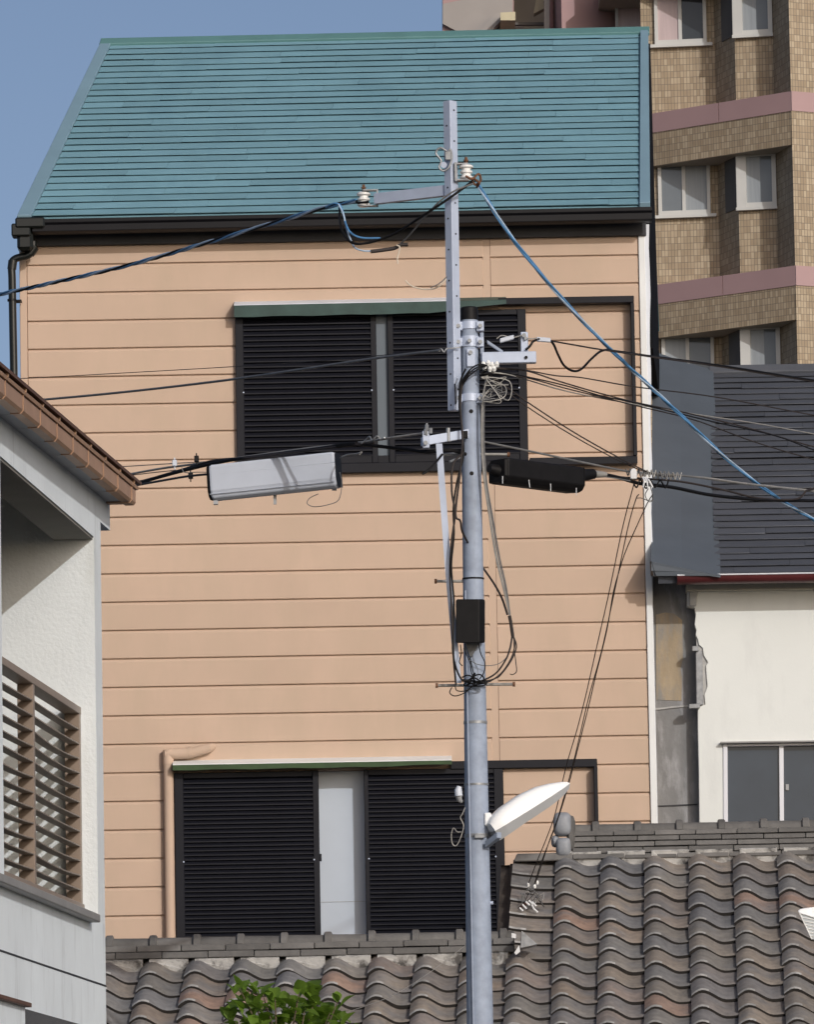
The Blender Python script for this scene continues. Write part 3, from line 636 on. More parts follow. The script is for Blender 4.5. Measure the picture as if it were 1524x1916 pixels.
# ridges
def ridge(a0, a1, h0, z0, courses, cap_r, cap_len, kn0, knobs, nm):
    """courses: (height, half depth, piece length) from the bottom"""
    base = MB().prism([TPz(a0, h0-.05, z0-.12), TPz(a1, h0-.05, z0-.12), TPz(a1, h0+.05, z0-.12), TPz(a0, h0+.05, z0-.12)], (0, 0, .12+sum(c[0] for c in courses))).build('ridge', 'ridge_grey', h3)
    z = z0
    for ci, (h, hd, ln) in enumerate(courses):
        a = a0+(ci % 2)*ln*.5*0 - (ln*.45 if ci % 2 else 0)
        while a < a1:
            s, e = max(a, a0)+.002, min(a+ln, a1)-.002
            if e-s > .03:
                d = random.uniform(-.006, .006); dz = random.uniform(-.002, .002)
                MB().hexa([TPz(s, h0-hd-d, z+.002+dz), TPz(e, h0-hd-d+random.uniform(-.002, .002), z+.002+dz), TPz(e, h0+hd, z+.002), TPz(s, h0+hd, z+.002),
                           TPz(s, h0-hd-d+.008, z+h-.003+dz), TPz(e, h0-hd-d+.008, z+h-.003+dz), TPz(e, h0+hd, z+h-.003), TPz(s, h0+hd, z+h-.003)]).build('ridge_course_tile', 'ridge_grey', base, bevel=.003)
            a += ln
        z += h
    a = a0
    def half(aa, r): return [TPz(aa, h0-r*math.cos(math.pi*k/10), z+r*math.sin(math.pi*k/10)*.95) for k in range(11)]
    n = 0; a = kn0-cap_len
    while a < a1:
        s, e = max(a, a0), min(a+cap_len, a1)
        if e-s > .02:
            MB().loft([half(s+.002, cap_r), half(e-.002, cap_r*.94)]).build('ridge_cap_tile', 'ridge_grey', base, smooth=True)
        a += cap_len
    for i in range(knobs):
        aa = kn0+i*cap_len
        if aa+.03 > a1 or aa-.03 < a0: continue
        r = cap_r*1.34+random.uniform(-.002, .003); w = .023
        MB().loft([half(aa-w, r*.86), half(aa-w*.7, r), half(aa+w*.7, r), half(aa+w, r*.86)]).build('ridge_collar_tile', 'ridge_grey', base, smooth=True)
    return base
zr = Z_(1290, 1603, 38.05)-TO.z
rg = ridge(-.17, 2.0, .085, zr, [(.034, .15, .31), (.037, .140, .27), (.034, .118, .245), (.033, .112, .25), (.034, .104, .245)], .047, .2505, (1116-1126)*.003175, 9, 'upper')
P7 = -7*TE
hl = P7*math.cos(TH)+.10; zl = P7*math.sin(TH)
zl2 = Z_(600, 1789, 36.75)-TO.z
rg2 = ridge(-3.3, X_(984, 1770, 36.6)-TO.x, hl, zl2, [(.042, .150, .265), (.041, .135, .255)], .049, .2515, X_(220, 1750, 36.6)-TO.x-.2515*2, 15, 'lower')
# plaster crescents under both ridges
def crescents(i0, i1, b0, mt, PT=.098):
    for i in range(i0, i1):
        top = .105; a0 = i*TW
        lowp = [TP(a0+TW*t+.0, b0-.035, min(.010+.06*hprof(t), PT-.002)) for t in [.15+.85*k/10 for k in range(11)]]
        up = [TP(a0+TW*t, b0-.025, PT) for t in (1.0, .15)]
        MB().prism(lowp+up, tb*.05).build('plaster_crescent', mt, rf)
crescents(-1, 6, 0.0, 'plaster_white')
crescents(-12, -2, P7, 'plaster_white', .080)
# ridge end ornament
def ellip(mb, c, rx, ry, rz, e=.75, nu=14, nv=9):
    def sp(v, p): return math.copysign(abs(v)**p, v)
    rings = []
    for j in range(nv+1):
        ph = -math.pi/2+math.pi*j/nv; ph = max(min(ph, math.pi/2-.02), -math.pi/2+.02)
        rings.append([TPz(c[0]+rx*sp(math.cos(ph), e)*sp(math.cos(2*math.pi*k/nu), e), c[1]+ry*sp(math.cos(ph), e)*sp(math.sin(2*math.pi*k/nu), e), c[2]+rz*sp(math.sin(ph), e)) for k in range(nu)])
    return mb.loft(rings)
zo = Z_(1057, 1603, 38.0)-TO.z; ao = X_(1057, 1560, 38.0)-TO.x
oni = MB(); ellip(oni, (ao-.008, .02, zo+.205), .055, .10, .072, .55); oni = oni.build('ridge_end_tile', 'oni_grey', rg, smooth=True)
m_ = MB(); ellip(m_, (ao-.004, .0, zo+.065), .046, .085, .058, .5); m_.build('scroll', 'oni_grey', oni, smooth=True)
m_ = MB(); ellip(m_, (ao+.042, .06, zo+.135), .028, .10, .125, .6); m_.build('flange', 'ridge_grey', oni, smooth=True)
m_ = MB(); ellip(m_, (ao-.052, .02, zo+.105), .026, .075, .036, .8); m_.build('scroll', 'oni_grey', oni, smooth=True)
MB().hexa([TPz(-.52, -.08, zr-.005), TPz(-.17, -.08, zr-.005), TPz(-.17, .2, zr-.005), TPz(-.52, .2, zr-.005), TPz(-.50, -.06, zr+.042), TPz(-.17, -.06, zr+.042), TPz(-.17, .2, zr+.042), TPz(-.50, .2, zr+.042)]).build('verge_ridge_tile', 'ridge_grey', rg, bevel=.006)
# lower ridge end: pointed flashing and plaster
MB().prism([at(977, 1741, 36.45), at(1006, 1766, 36.45), at(975, 1773, 36.45)], (0, .25, 0)).build('end_flashing', 'steel', rg2)
MB().prism([at(958, 1745, 36.42), at(966, 1747, 36.42), at(966, 1755, 36.42), at(958, 1754, 36.42)], (0, .05, 0)).build('plaster_dab', 'tie_white', rg2)
MB().prism([at(972, 1768, 36.42), at(974, 1780, 36.42), at(966, 1786, 36.42), at(963, 1782, 36.42)], (0, .05, 0)).build('plaster_dab', 'tie_white', rg2)

# ================================================================== WHITE STUCCO HOUSE (left)
AL = rad(4.6); LC = at(193, 1400, 30); ld = V((math.sin(AL), math.cos(AL), 0)); ln_ = V((math.cos(AL), -math.sin(AL), 0))
def LW(s, o, z): p = LC+ld*s+ln_*o; return V((p.x, p.y, z))
def LS(px, py, off):
    w = ray(px, py); k = (off+LC.x*ln_.x+LC.y*ln_.y)/(w.x*ln_.x+w.y*ln_.y)
    q = V((w.x*k, w.y*k, EYE+w.z*k)); return (q-V((LC.x, LC.y, q.z))).dot(ld), q.z
def lbox(s0, s1, o0, o1, z0, z1, name, mt, par, bevel=0, z0b=None, z1b=None):
    """box in the house frame; z0b/z1b are the heights at s1 when the piece slopes"""
    z0b = z0 if z0b is None else z0b; z1b = z1 if z1b is None else z1b
    return MB().hexa([LW(s0, o1, z0), LW(s1, o1, z0b), LW(s1, o0, z0b), LW(s0, o0, z0), LW(s0, o1, z1), LW(s1, o1, z1b), LW(s1, o0, z1b), LW(s0, o0, z1)]).build(name, mt, par, bevel=bevel)
h4 = thing('stucco_house', (LC.x-1, 28, 0), 'white stucco house with louvred balcony rail and brown gutter', 'house')
zlin, zsil, TK = 5.05, 3.285, .19
SF, SN = LS(178, 1200, 0)[0], LS(3.5, 1200, 0)[0]
lw = lbox(-9, 0, -TK, 0, 0, zsil-.03, 'wall', 'stucco_smooth', h4)
lbox(-9, 0, -TK, 0, zlin, 5.42, 'lintel_wall', 'stucco_smooth', lw)
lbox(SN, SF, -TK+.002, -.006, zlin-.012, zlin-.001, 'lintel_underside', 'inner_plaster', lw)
lbox(SF, 0, -TK, 0, zsil-.03, zlin, 'pier', 'stucco', lw)
lbox(-9, SN, -TK, 0, zsil-.03, zlin, 'pier', 'stucco_smooth', lw)
lbox(SF, 0, -2.2, -TK, 0, 5.40, 'end_wall', 'stucco', lw)
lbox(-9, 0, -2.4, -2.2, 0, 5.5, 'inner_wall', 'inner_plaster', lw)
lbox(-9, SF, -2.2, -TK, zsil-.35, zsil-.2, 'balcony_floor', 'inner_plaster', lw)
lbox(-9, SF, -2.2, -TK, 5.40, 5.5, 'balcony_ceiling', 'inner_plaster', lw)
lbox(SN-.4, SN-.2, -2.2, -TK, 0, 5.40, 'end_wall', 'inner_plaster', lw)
lbox(0, .37, -.16, -.002, 5.15, 5.42, 'beam_end', 'stucco_smooth', lw)
sz = 2.967
lbox(-9, .0005, 0.0, .0025, sz-.004, sz+.004, 'wall_joint', 'fascia', lw)
s1 = LS(188, 1725, .05)[0]
sillo = lbox(-4.6, s1, -.10, .05, 3.233, 3.270, 'sill', 'sill', h4, .004)
# louvred rail (set back from the wall face)
RO = -.069
zt, zb_ = LS(150, 1322, RO)[1], LS(152, 1690, RO)[1]
rp = [SF, LS(68, 1500, RO)[0]]
rp.append(2*rp[1]-rp[0]-.1); pw = .055; dep = .075
def rbox(s0, s1_, o0, o1, z0, z1, nm, par, bv=.002): return lbox(s0, s1_, RO+o0, RO+o1, z0, z1, nm, 'brown_alu', par, bv)
rail = rbox(rp[2]-.3, rp[0], -dep, .0, zt-.034, zt, 'balcony_rail', h4)
rbox(rp[2]-.3, rp[0], -.03, .006, zb_-.036, zb_, 'bottom_rail', rail)
for s in rp: rbox(s-pw, s-.002, -dep+.002, -.002, 3.268, zt-.033, 'post', rail)
nsl = 13; phs = (zt-.034-zb_)/nsl
for (sa, sb) in ((rp[1], rp[0]-pw), (rp[2], rp[1]-pw)):
    for i in range(1, nsl):
        z = zb_+phs*(i-.1)
        sag = random.uniform(.002, .016); mb = MB(); rings = []
        for q in range(7):
            t = q/6; s = sa+(sb-sa)*t; zz = z-sag*4*t*(1-t)
            rings.append([LW(s, RO-.004, zz), LW(s, RO-.004, zz+.006), LW(s, RO-.052, zz+.004), LW(s, RO-.052, zz)])
        mb.loft(rings).build('slat', 'brown_slat', rail)
# items standing inside the balcony
tag(MB().tube([LW(-1.0, -.55, zsil-.2), LW(-1.0, -.55, 4.0)], .016, 10).build('standing_pipe', 'brown_dark'), 'dark slim pipe standing inside the louvred balcony', 'pipe')
# eave: soffit panels, gutter, straps, roof edge (falls slightly towards the near end)
def ez(s): return 5.262+.016*(s-.33)
sE = .33
for i in range(14):
    a, b2 = sE-.02-(i+1)*.52, sE-.02-i*.52
    lbox(a+.006, b2-.006, -.02, .085, ez(a)+.012, ez(a)+.03, 'soffit_panel', 'soffit', h4, 0, ez(b2)+.012, ez(b2)+.03)
def eprof(s, pr): return [LW(s, o, ez(s)+z) for o, z in pr]
sN = -7.0
gt = MB().loft([eprof(sN, [(.078, 0), (.118, .0), (.128, .012), (.128, .072), (.078, .072)]), eprof(sE, [(.078, 0), (.118, .0), (.128, .012), (.128, .072), (.078, .072)])]).build('gutter', 'brown_gutter', h4)
MB().loft([eprof(sN, [(.05, .076), (.136, .076), (.14, .09), (.05, .10)]), eprof(sE+.03, [(.05, .076), (.136, .076), (.14, .09), (.05, .10)])]).build('gutter_lip', 'brown_gutter', gt)
roofe = MB().loft([eprof(sN, [(-2.5, .8), (.15, .102), (.152, .115), (-2.5, .83)]), eprof(sE+.05, [(-2.5, .8), (.15, .102), (.152, .115), (-2.5, .83)])]).build('roof_sheet', 'brown_dark', h4)
MB().loft([eprof(sN, [(-.3, .03), (.06, .03), (.06, .09), (-.3, .15)]), eprof(sE-.02, [(-.3, .03), (.06, .03), (.06, .09), (-.3, .15)])]).build('eave_board', 'brown_gutter', h4)
MB().loft([eprof(sE-.10, [(-.02, .004), (.10, .004), (.10, .012), (-.02, .012)]), eprof(sE-.02, [(-.02, .004), (.10, .004), (.10, .012), (-.02, .012)])]).build('eave_end_board', 'brown_gutter', h4)
for i in range(12):
    s = sE-.16-i*.52
    MB().loft([eprof(s+q, [(.074, -.004), (.12, -.004), (.132, .010), (.132, .074), (.144, .088), (.146, .118), (.12, .118), (.074, .02)]) for q in (-.006, .006)]).build('gutter_strap', 'brown_gutter', gt)
# small shutter box and window below
s_, z_ = LS(47, 1876, .10)
sb_ = lbox(-6, s_, 0, .10, 2.45, z_-.012, 'window_shutter_box', 'stucco_smooth', h4, .004)
lbox(-6, s_+.02, 0, .125, z_-.018, z_, 'box_top', 'brown_dark', sb_, .002)
s2, z2_ = LS(130, 1914, .0)
lbox(s_+.0, -.25, -.0, .012, 2.2, LS(45, 1888, .0)[1], 'window_pane', 'glass_dark', h4)

# ================================================================== UTILITY POLE
YP = 32.0
def P(px, py, dy=0.0): return at(px, py, YP+dy)
pT, pB = P(878.5, 595), P(898.5, 1900)
def pole_c(z): return pT+(pB-pT)*((pT.z-z)/(pT.z-pB.z))
def pole_r(z): return .0435+.0225*(pT.z-z)/(pT.z-pB.z)
def pz(py): return Z_(885, py, YP)
base = pole_c(0)
pole = thing('utility_pole', base, 'tall grey galvanised steel utility pole in front of peach house', 'utility pole')
shaft = MB().tube([pole_c(0), pole_c(1.5), pole_c(3), pole_c(4.5), pole_c(5.6), pole_c(pT.z)], [pole_r(0), pole_r(1.5), pole_r(3), pole_r(4.5), pole_r(5.6), pole_r(pT.z)], 32).build('shaft', 'galv', pole, smooth=True)
zc = pz(598); MB().tube([pole_c(zc-.004), pole_c(pz(577)), pole_c(pz(575))], [.0455, .0445, .038], 24).build('cap', 'rubber', pole, smooth=True)
MB().box(pole_c(2.5)+V((-.035, -.066, -2.4)), pole_c(2.5)+V((-.028, -.060, 2.5))).build('seam', 'galv', shaft)
def ring(py, h, mt='galv_light', ex=.006, nm='band', par=None):
    z = pz(py); hh = h*.002667/2
    return MB().tube([pole_c(z-hh), pole_c(z+hh)], [pole_r(z)+ex]*2, 28).build(nm, mt, par or pole, smooth=True)
def bolt(px, py, dy, par, r=.011, ln=.025, mt='steel'):
    p = P(px, py, dy); return MB().tube([p+V((0, -ln/2, 0)), p+V((0, ln/2, 0))], r, 6).build('bolt', mt, par)
def pbox(l, t, r, b2, y0, y1, nm, mt, par, bevel=.003):
    a, b_ = P(l, (t+b2)/2, y0), P(r, (t+b2)/2, y0); zt_, zb2 = P((l+r)/2, t, y0).z, P((l+r)/2, b2, y0).z
    return MB().box((a.x, YP+y0, zb2), (b_.x, YP+y1, zt_)).build(nm, mt, par, bevel=bevel)
for py, h in ((610, 14), (640, 20), (745, 14)):
    r_ = ring(py, h)
    pbox(852, py-8, 866, py+8, -.045, .02, 'lug', 'galv_light', r_); pbox(892, py-9, 906, py+9, -.045, .02, 'lug', 'galv_light', r_)
    bolt(858, py, -.05, r_); bolt(899, py, -.05, r_)
bolt(879, 638, -.055, pole); bolt(881, 660, -.055, pole)
pbox(874, 652, 890, 686, -.056, -.03, 'plate', 'galv_light', pole)
for py, h in ((1352, 5), (1468, 4), (1564, 7)): ring(py, h, 'steel', .003, 'strap')
ring(1083, 3, 'rubber', .003, 'strap')
pbox(888, 1560, 908, 1568, -.078, -.06, 'strap_buckle', 'steel', pole)
for px, py in ((882, 772), (883, 888)):
    q = P(px, py); z = q.z; c = pole_c(z); r0 = pole_r(z)
    MB().tube([V((q.x, c.y-r0-.001, z)), V((q.x, c.y-r0+.006, z))], .0105, 14).build('hole', 'rubber', shaft)
for z in (pz(1690),):
    MB().tube([pole_c(z)+V((.06, -.01, 0)), pole_c(z)+V((.075, -.01, 0))], .009, 8).build('stud', 'galv_light', pole)
# square extension post with bolt holes
q0, q1 = P(842.5, 190, -.04), P(851.5, 769, -.04)
hd = .0365
def dia(c): return [c+V((-hd, 0, 0)), c+V((0, -hd, 0)), c+V((hd, 0, 0)), c+V((0, hd, 0))]
post = MB().loft([dia(q1), dia(q0)]).build('extension_post', 'galv_light', pole, bevel=.003)
for i, py in enumerate(range(208, 760, 29)):
    side = 1 if i % 2 == 0 else -1
    t = (py-190)/(769-190); c = q0.lerp(q1, t); nrm = V((side*.7071, -.7071, 0)); m = c+V((side*hd/2, -hd/2, 0))
    MB().tube([m-nrm*.004, m+nrm*.0015], .0048, 10).build('hole', 'rubber', post)
MB().prism([P(851, 718, -.083), P(853.5, 718, -.083), P(854.5, 756, -.083), P(852, 756, -.083)], (0, .02, 0)).build('slot', 'rubber', post)
# upper arm with spool insulators
def bar(p, q, h, d, nm, mt, par):
    p, q = V(p), V(q); n = (q-p).normalized().cross(V((0, 0, 1))).normalized()*d/2
    return MB().hexa([p-n-V((0,0,h/2)), q-n-V((0,0,h/2)), q+n-V((0,0,h/2)), p+n-V((0,0,h/2)), p-n+V((0,0,h/2)), q-n+V((0,0,h/2)), q+n+V((0,0,h/2)), p+n+V((0,0,h/2))]).build(nm, mt, par, bevel=.002)
arm = bar(P(838, 357, -.02), P(703, 373, .22), .055, .035, 'arm', 'galv_light', pole)
def spool(px, py, dy, par, tilt=0):
    c = P(px, py, dy); k = .002667
    ins = MB()
    pr = [(0, -15), (9, -15), (12.5, -12), (12.5, -9.5), (8.5, -7), (8.5, -4), (12, -2), (12, 1), (8.5, 3), (8.5, 6), (13.5, 8), (13.5, 11), (9, 14), (0, 14)]
    rings = [[c+V((r*k*math.cos(2*math.pi*i/18), r*k*math.sin(2*math.pi*i/18), h*k)) for i in range(18)] for r, h in [(max(a, .3), b2) for a, b2 in pr]]
    o = ins.loft(rings).build('insulator', 'porcelain', par, smooth=True)
    MB().tube([c+V((0, 0, .03)), c+V((0, 0, .075))], .0075, 8).build('pin', 'rust', o)
    MB().tube([c+V((0, 0, .055)), c+V((0, 0, .062))], .013, 6).build('pin_nut', 'rust', o)
    return o
i1 = spool(681, 373, .26, arm)
c = P(700, 370, .24)
MB().box(c+V((-.055, -.02, .034)), c+V((.02, .02, .040))).build('clevis', 'steel', arm); MB().box(c+V((-.055, -.02, -.046)), c+V((.02, .02, -.040))).build('clevis', 'steel', arm)
MB().box(c+V((.014, -.022, -.046)), c+V((.022, .022, .040))).build('clevis', 'steel', arm)
i2 = spool(873, 322, -.06, post)
c = P(860, 322, -.06)
MB().box(c+V((-.02, -.02, .036)), c+V((.045, .02, .043))).build('clevis', 'steel', post); MB().box(c+V((-.02, -.02, -.046)), c+V((.045, .02, -.039))).build('clevis', 'steel', post)
MB().box(c+V((-.024, -.022, -.05)), c+V((-.012, .022, .046))).build('clevis', 'steel', post)
# looped guy clamp on the post
MB().tube(smoothline([P(836, 283, -.09), P(824, 277, -.09), P(816, 287, -.09), P(826, 301, -.09), P(822, 313, -.09), P(830, 320, -.09), P(840, 314, -.09), P(846, 296, -.085), P(843, 280, -.085), P(836, 290, -.085)], 6), .0055, 8).build('guy_clamp', 'steel', post, smooth=True)
MB().tube([P(831, 309, -.10), P(831, 309, -.075)], .016, 12).build('guy_clamp_eye', 'galv_light', post, smooth=True)
MB().box(P(833, 300, -.09), P(845, 284, -.07)).build('guy_clamp_body', 'steel', post, bevel=.004)
# right arm
ra = pbox(902, 658, 1004, 679, -.06, .0, 'arm', 'galv_light', pole)
bar(P(912, 640, -.02), P(942, 660, -.02), .018, .02, 'brace', 'galv', ra)
pbox(899, 622, 906, 676, -.03, .0, 'plate', 'galv', ra)
bolt(985, 669, -.062, ra, .009, .01, 'rubber')
tb_ = pbox(975, 621, 989, 660, -.04, -.01, 'upright', 'galv_light', ra); bolt(981, 628, -.045, tb_, .012); bolt(984, 634, -.045, tb_, .008)
# rack of small white knob insulators under the arm
for i, (px, py) in enumerate(((905, 682), (914, 680), (921, 683), (930, 682), (908, 690), (917, 691), (925, 690))):
    MB().tube([P(px, py-5, -.075), P(px, py, -.078), P(px, py+5, -.075)], [.008, .013, .008], 10).build('knob_insulator', 'porcelain', ra, smooth=True)
MB().tube([P(897, 690, -.07), P(935, 686, -.07)], .006, 8).build('knob_rod', 'steel', ra)
# lower arm bracket on the left
la = bar(P(792, 826, -.16), P(874, 812, -.05), .045, .05, 'arm', 'galv_light', pole)
pbox(862, 806, 876, 820, -.09, -.06, 'arm_end', 'rubber', la)
pbox(791, 806, 804, 838, -.20, -.14, 'plate', 'galv_light', la)
for px, py in ((799, 800), (797, 808), (806, 806)): MB().tube([P(px, py-5, -.2), P(px, py+5, -.2)], .010, 6).build('bolt', 'steel', la)
MB().tube([P(799, 792, -.2), P(799, 815, -.2)], .005, 8).build('bolt', 'steel', la)
MB().tube([P(839, 801, -.12), P(839, 826, -.12)], .010, 8).build('bolt', 'steel', la)
bolt(797, 829, -.205, la, .012)
MB().tube([P(820, 852, -.12), P(868, 848, -.05)], .0075, 8).build('stay_rod', 'steel', la); MB().tube([P(842, 864, -.12), P(868, 853, -.05)], .006, 8).build('stay_rod', 'steel', la)
bar2 = MB().loft([[P(px-w, py, dy), P(px+w, py, dy), P(px+w, py, dy+.02), P(px-w, py, dy+.02)] for px, py, dy, w in ((822, 830, -.15, 6), (840, 1075, -.11, 6), (858, 1278, -.075, 6))]).build('brace_bar', 'galv_light', pole)
# step bolts
for (a, b2) in (((868, 1087.5), (818, 1087.5)), ((872, 1282), (820, 1282.5)), ((906, 1280.5), (960, 1280)), ((900, 850), (950, 850.5))):
    p, q = P(*a), P(*b2); stp = MB().tube([p, q], .0075, 10).build('step_bolt', 'wire_light', pole, smooth=True)
    MB().tube([q, q+(q-p).normalized()*.012], .0125, 10).build('step_bolt_head', 'rust', stp, smooth=True)

# ------------------------------------------------------------------ black control box on the pole
bx = thing('control_box', P(880, 1202, -.1), 'black box strapped to the utility pole below the step bolt', 'box')
kb = .002667
MB().loft([[P(x0, y, dy) for x0, dy in ((853.5+e_, -.155), (897-e_, -.165), (908-e_, -.12), (908-e_, -.06), (853.5+e_, -.055))] for y, e_ in ((1203, 1.5), (1200, 0), (1160, 0), (1125, 0), (1121, 1.5))]).build('case', 'rubber', bx, bevel=.004)
MB().prism([P(871, 1202, -.09), P(898, 1202, -.09), P(884, 1228, -.075), P(880, 1228, -.075)], (0, .03, 0)).build('cable_gland', 'cable_grey', bx)

# ------------------------------------------------------------------ street lamp
lamp = thing('street_lamp', P(917, 1548, -.08), 'white tapered street lamp head on the galvanised pole', 'street lamp')
A_, B_ = P(921, 1556, -.06), P(1066, 1466, .06)
ax = (B_-A_).normalized(); sd = ax.cross(V((0, 0, 1))).normalized(); upv = sd.cross(ax).normalized()
def itp(t, K):
    for (a, va), (b2, vb) in zip(K[:-1], K[1:]):
        if t <= b2: return va+(vb-va)*(t-a)/(b2-a)
    return K[-1][1]
HK = [(0, 18), (.06, 25), (.2, 31), (.45, 33), (.65, 29), (.8, 21), (.92, 12), (.98, 6), (1, 2)]
GK = [(0, 20), (.3, 17), (.7, 15), (.85, 12), (.96, 7), (1, 1)]
WK = [(0, .055), (.1, .07), (.5, .075), (.75, .062), (.9, .042), (1, .008)]
def lring(t, top):
    wv = itp(t, WK); hv = itp(t, HK)*.002667; bd = itp(t, GK)*.002667
    c = A_.lerp(B_, t)
    if top: return [c+sd*(wv*math.copysign(abs(math.cos(math.pi*k/12))**.55, math.cos(math.pi*k/12)))+upv*(hv*math.sin(math.pi*k/12)**.8) for k in range(13)]
    return [c+sd*wv*.98-upv*.001, c-sd*wv*.98-upv*.001, c-sd*wv*.80-upv*bd, c+sd*wv*.80-upv*bd]
ts = [0, .02, .06, .12, .2, .33, .45, .55, .65, .73, .8, .87, .92, .96, .98, 1]
MB().loft([lring(t, True) for t in ts]).build('housing', 'lamp_white', lamp, smooth=True)
MB().loft([lring(t, False) for t in ts]).build('lamp_base', 'lamp_grey', lamp)
pbox(907, 1520, 920, 1545, -.06, .0, 'mount', 'lamp_white', lamp, .006)
bar(P(912, 1580, -.07), P(935, 1562, -.14), .03, .03, 'bracket', 'galv', lamp)
ph = thing('photocell', P(862, 1500, -.05), 'small white photocell sensor on the left of the pole', 'sensor')
MB().tube([P(864, 1500, -.03), P(860, 1496, -.04), P(859, 1489, -.045)], [.009, .014, .017], 14).build('base', 'lamp_grey', ph, smooth=True)
MB().tube([P(859, 1489, -.045), P(858, 1478, -.045), P(860, 1471, -.045)], [.0195, .019, .012], 16).build('dome', 'closure_grey', ph, smooth=True)

# ------------------------------------------------------------------ splice closures
def closure(name, label, L0, L1, hgt, dep, mt, endmt, nose=False):
    t = thing(name, L0.lerp(L1, .5), label, 'splice closure')
    ax = (L1-L0).normalized(); up = V((0, 0, 1)); up = (up-ax*up.dot(ax)).normalized(); o = ax.cross(up)   # o points away from or towards camera
    if o.y > 0: o = -o
    pr = [(-.40, .46), (-.30, .5), (.46, .5), (.5, .44), (.5, -.22), (.36, -.42), (.12, -.5), (-.5, -.46), (-.5, .3)]
    pr = [(a*dep, b2*hgt) for a, b2 in pr]
    def rg_(c, s): return [c+o*(a*s)+up*(b2*s) for a, b2 in pr]
    MB().loft([rg_(L0, .94), rg_(L0.lerp(L1, .02), 1), rg_(L0.lerp(L1, .98), 1), rg_(L1, .94)]).build('shell', mt, t, bevel=.004)
    for e0, e1 in ((L0-ax*.014, L0-ax*.001), (L1+ax*.001, L1+ax*.004)):
        MB().loft([rg_(e0, .9), rg_(e1, .97)]).build('end_plate', endmt, t)
    return t, ax, up, o
cl, ax, up, o = closure('cable_closure', 'pale grey splice closure box hanging from cables left of the pole', at(398, 905.5, 33.0), at(633, 880.5, 32.8), .186, .105, 'closure_grey', 'rubber')
for f_ in (.27, .80):       # raised lines on the front
    a, b2 = at(399, 872+70*f_*.98, 33.0)-o*0, at(632, 849+68*f_*.98, 32.8)
    MB().tube([a+o*.0515, b2+o*.0515], .0022, 6).build('rib', 'closure_grey', cl)
MB().box(at(515, 934, 32.95)+V((-.008, -.03, -.03)), at(515, 934, 32.95)+V((.008, -.02, .02))).build('hang_tab', 'lamp_grey', cl)
for px, py in ((404, 940), (626, 913)): MB().box(at(px, py, 32.93)+V((-.012, -.02, -.012)), at(px, py, 32.93)+V((.012, .02, .008))).build('foot', 'lamp_grey', cl)
bc, ax, up, o = closure('cable_closure', 'black splice closure sleeve hanging from cables right of the pole', P(934, 882, -.02), P(1078, 900, .35), .128, .13, 'rubber', 'rubber')
MB().tube([P(1078, 893, .35), P(1092, 889, .39), P(1111, 887, .44)], [.045, .032, .026], 14).build('nose', 'rubber', bc, smooth=True)
MB().tube([P(1110, 887, .44), P(1134, 888, .50)], [.021, .014], 14).build('end_fitting', 'wire_light', bc, smooth=True)
MB().tube([P(936, 882, -.02), P(916, 876, -.06)], [.035, .022], 12).build('nose', 'rubber', bc, smooth=True)
for px, py in ((941, 897), (990, 904), (1031, 911), (1079, 919)):
    d_ = .37*(px-934)/144
    MB().tube([P(px, py-6, d_-.12), P(px+(2 if px == 990 else 0), py+8, d_-.12)], .0022, 6).build('tie', 'tie_white', bc)

# ------------------------------------------------------------------ cables
def span_ends(pts):
    Q = [at(*p) for p in pts]
    if pts[-1][0] < 0: Q.append(Q[-1]+(Q[-1]-Q[-2]).normalized()*7)
    return Q
def cable(label, pts, r, mt, n=8, name='cable', group=None, cat='cable', sides=7):
    L_ = smoothline(span_ends(pts), n)
    return tag(MB().tube(L_, r, sides).build(name, mt, smooth=True), label, cat, group)
def twisted(label, pts, strands, pitch, ofs, n=14, group=None):
    """strands: (material, radius) wound round one line; first strand carries the label as one thing"""
    L_ = smoothline(span_ends(pts), n)
    t = thing('cable', L_[0], label, 'cable', group)
    # resample evenly
    S = [0]
    for a, b2 in zip(L_[:-1], L_[1:]): S.append(S[-1]+(b2-a).length)
    N = int(S[-1]/.035)+2; E = []; j = 0
    for i in range(N):
        s = S[-1]*i/(N-1)
        while j < len(S)-2 and S[j+1] < s: j += 1
        E.append(L_[j].lerp(L_[j+1], min(1, (s-S[j])/max(1e-9, S[j+1]-S[j]))))
    for q, (mt, r) in enumerate(strands):
        ph0 = 2*math.pi*q/len(strands); W = []
        for i, p in enumerate(E):
            tg = (E[min(i+1, N-1)]-E[max(i-1, 0)]).normalized(); a = tg.cross(V((0, 0, 1))).normalized(); b2 = a.cross(tg)
            an = ph0+2*math.pi*S[-1]*i/(N-1)/pitch+.6*math.sin(i*.13)
            W.append(p+(a*math.cos(an)+b2*math.sin(an))*ofs)
        MB().tube(W, r, 6).build('strand', mt, t, smooth=True)
    return t
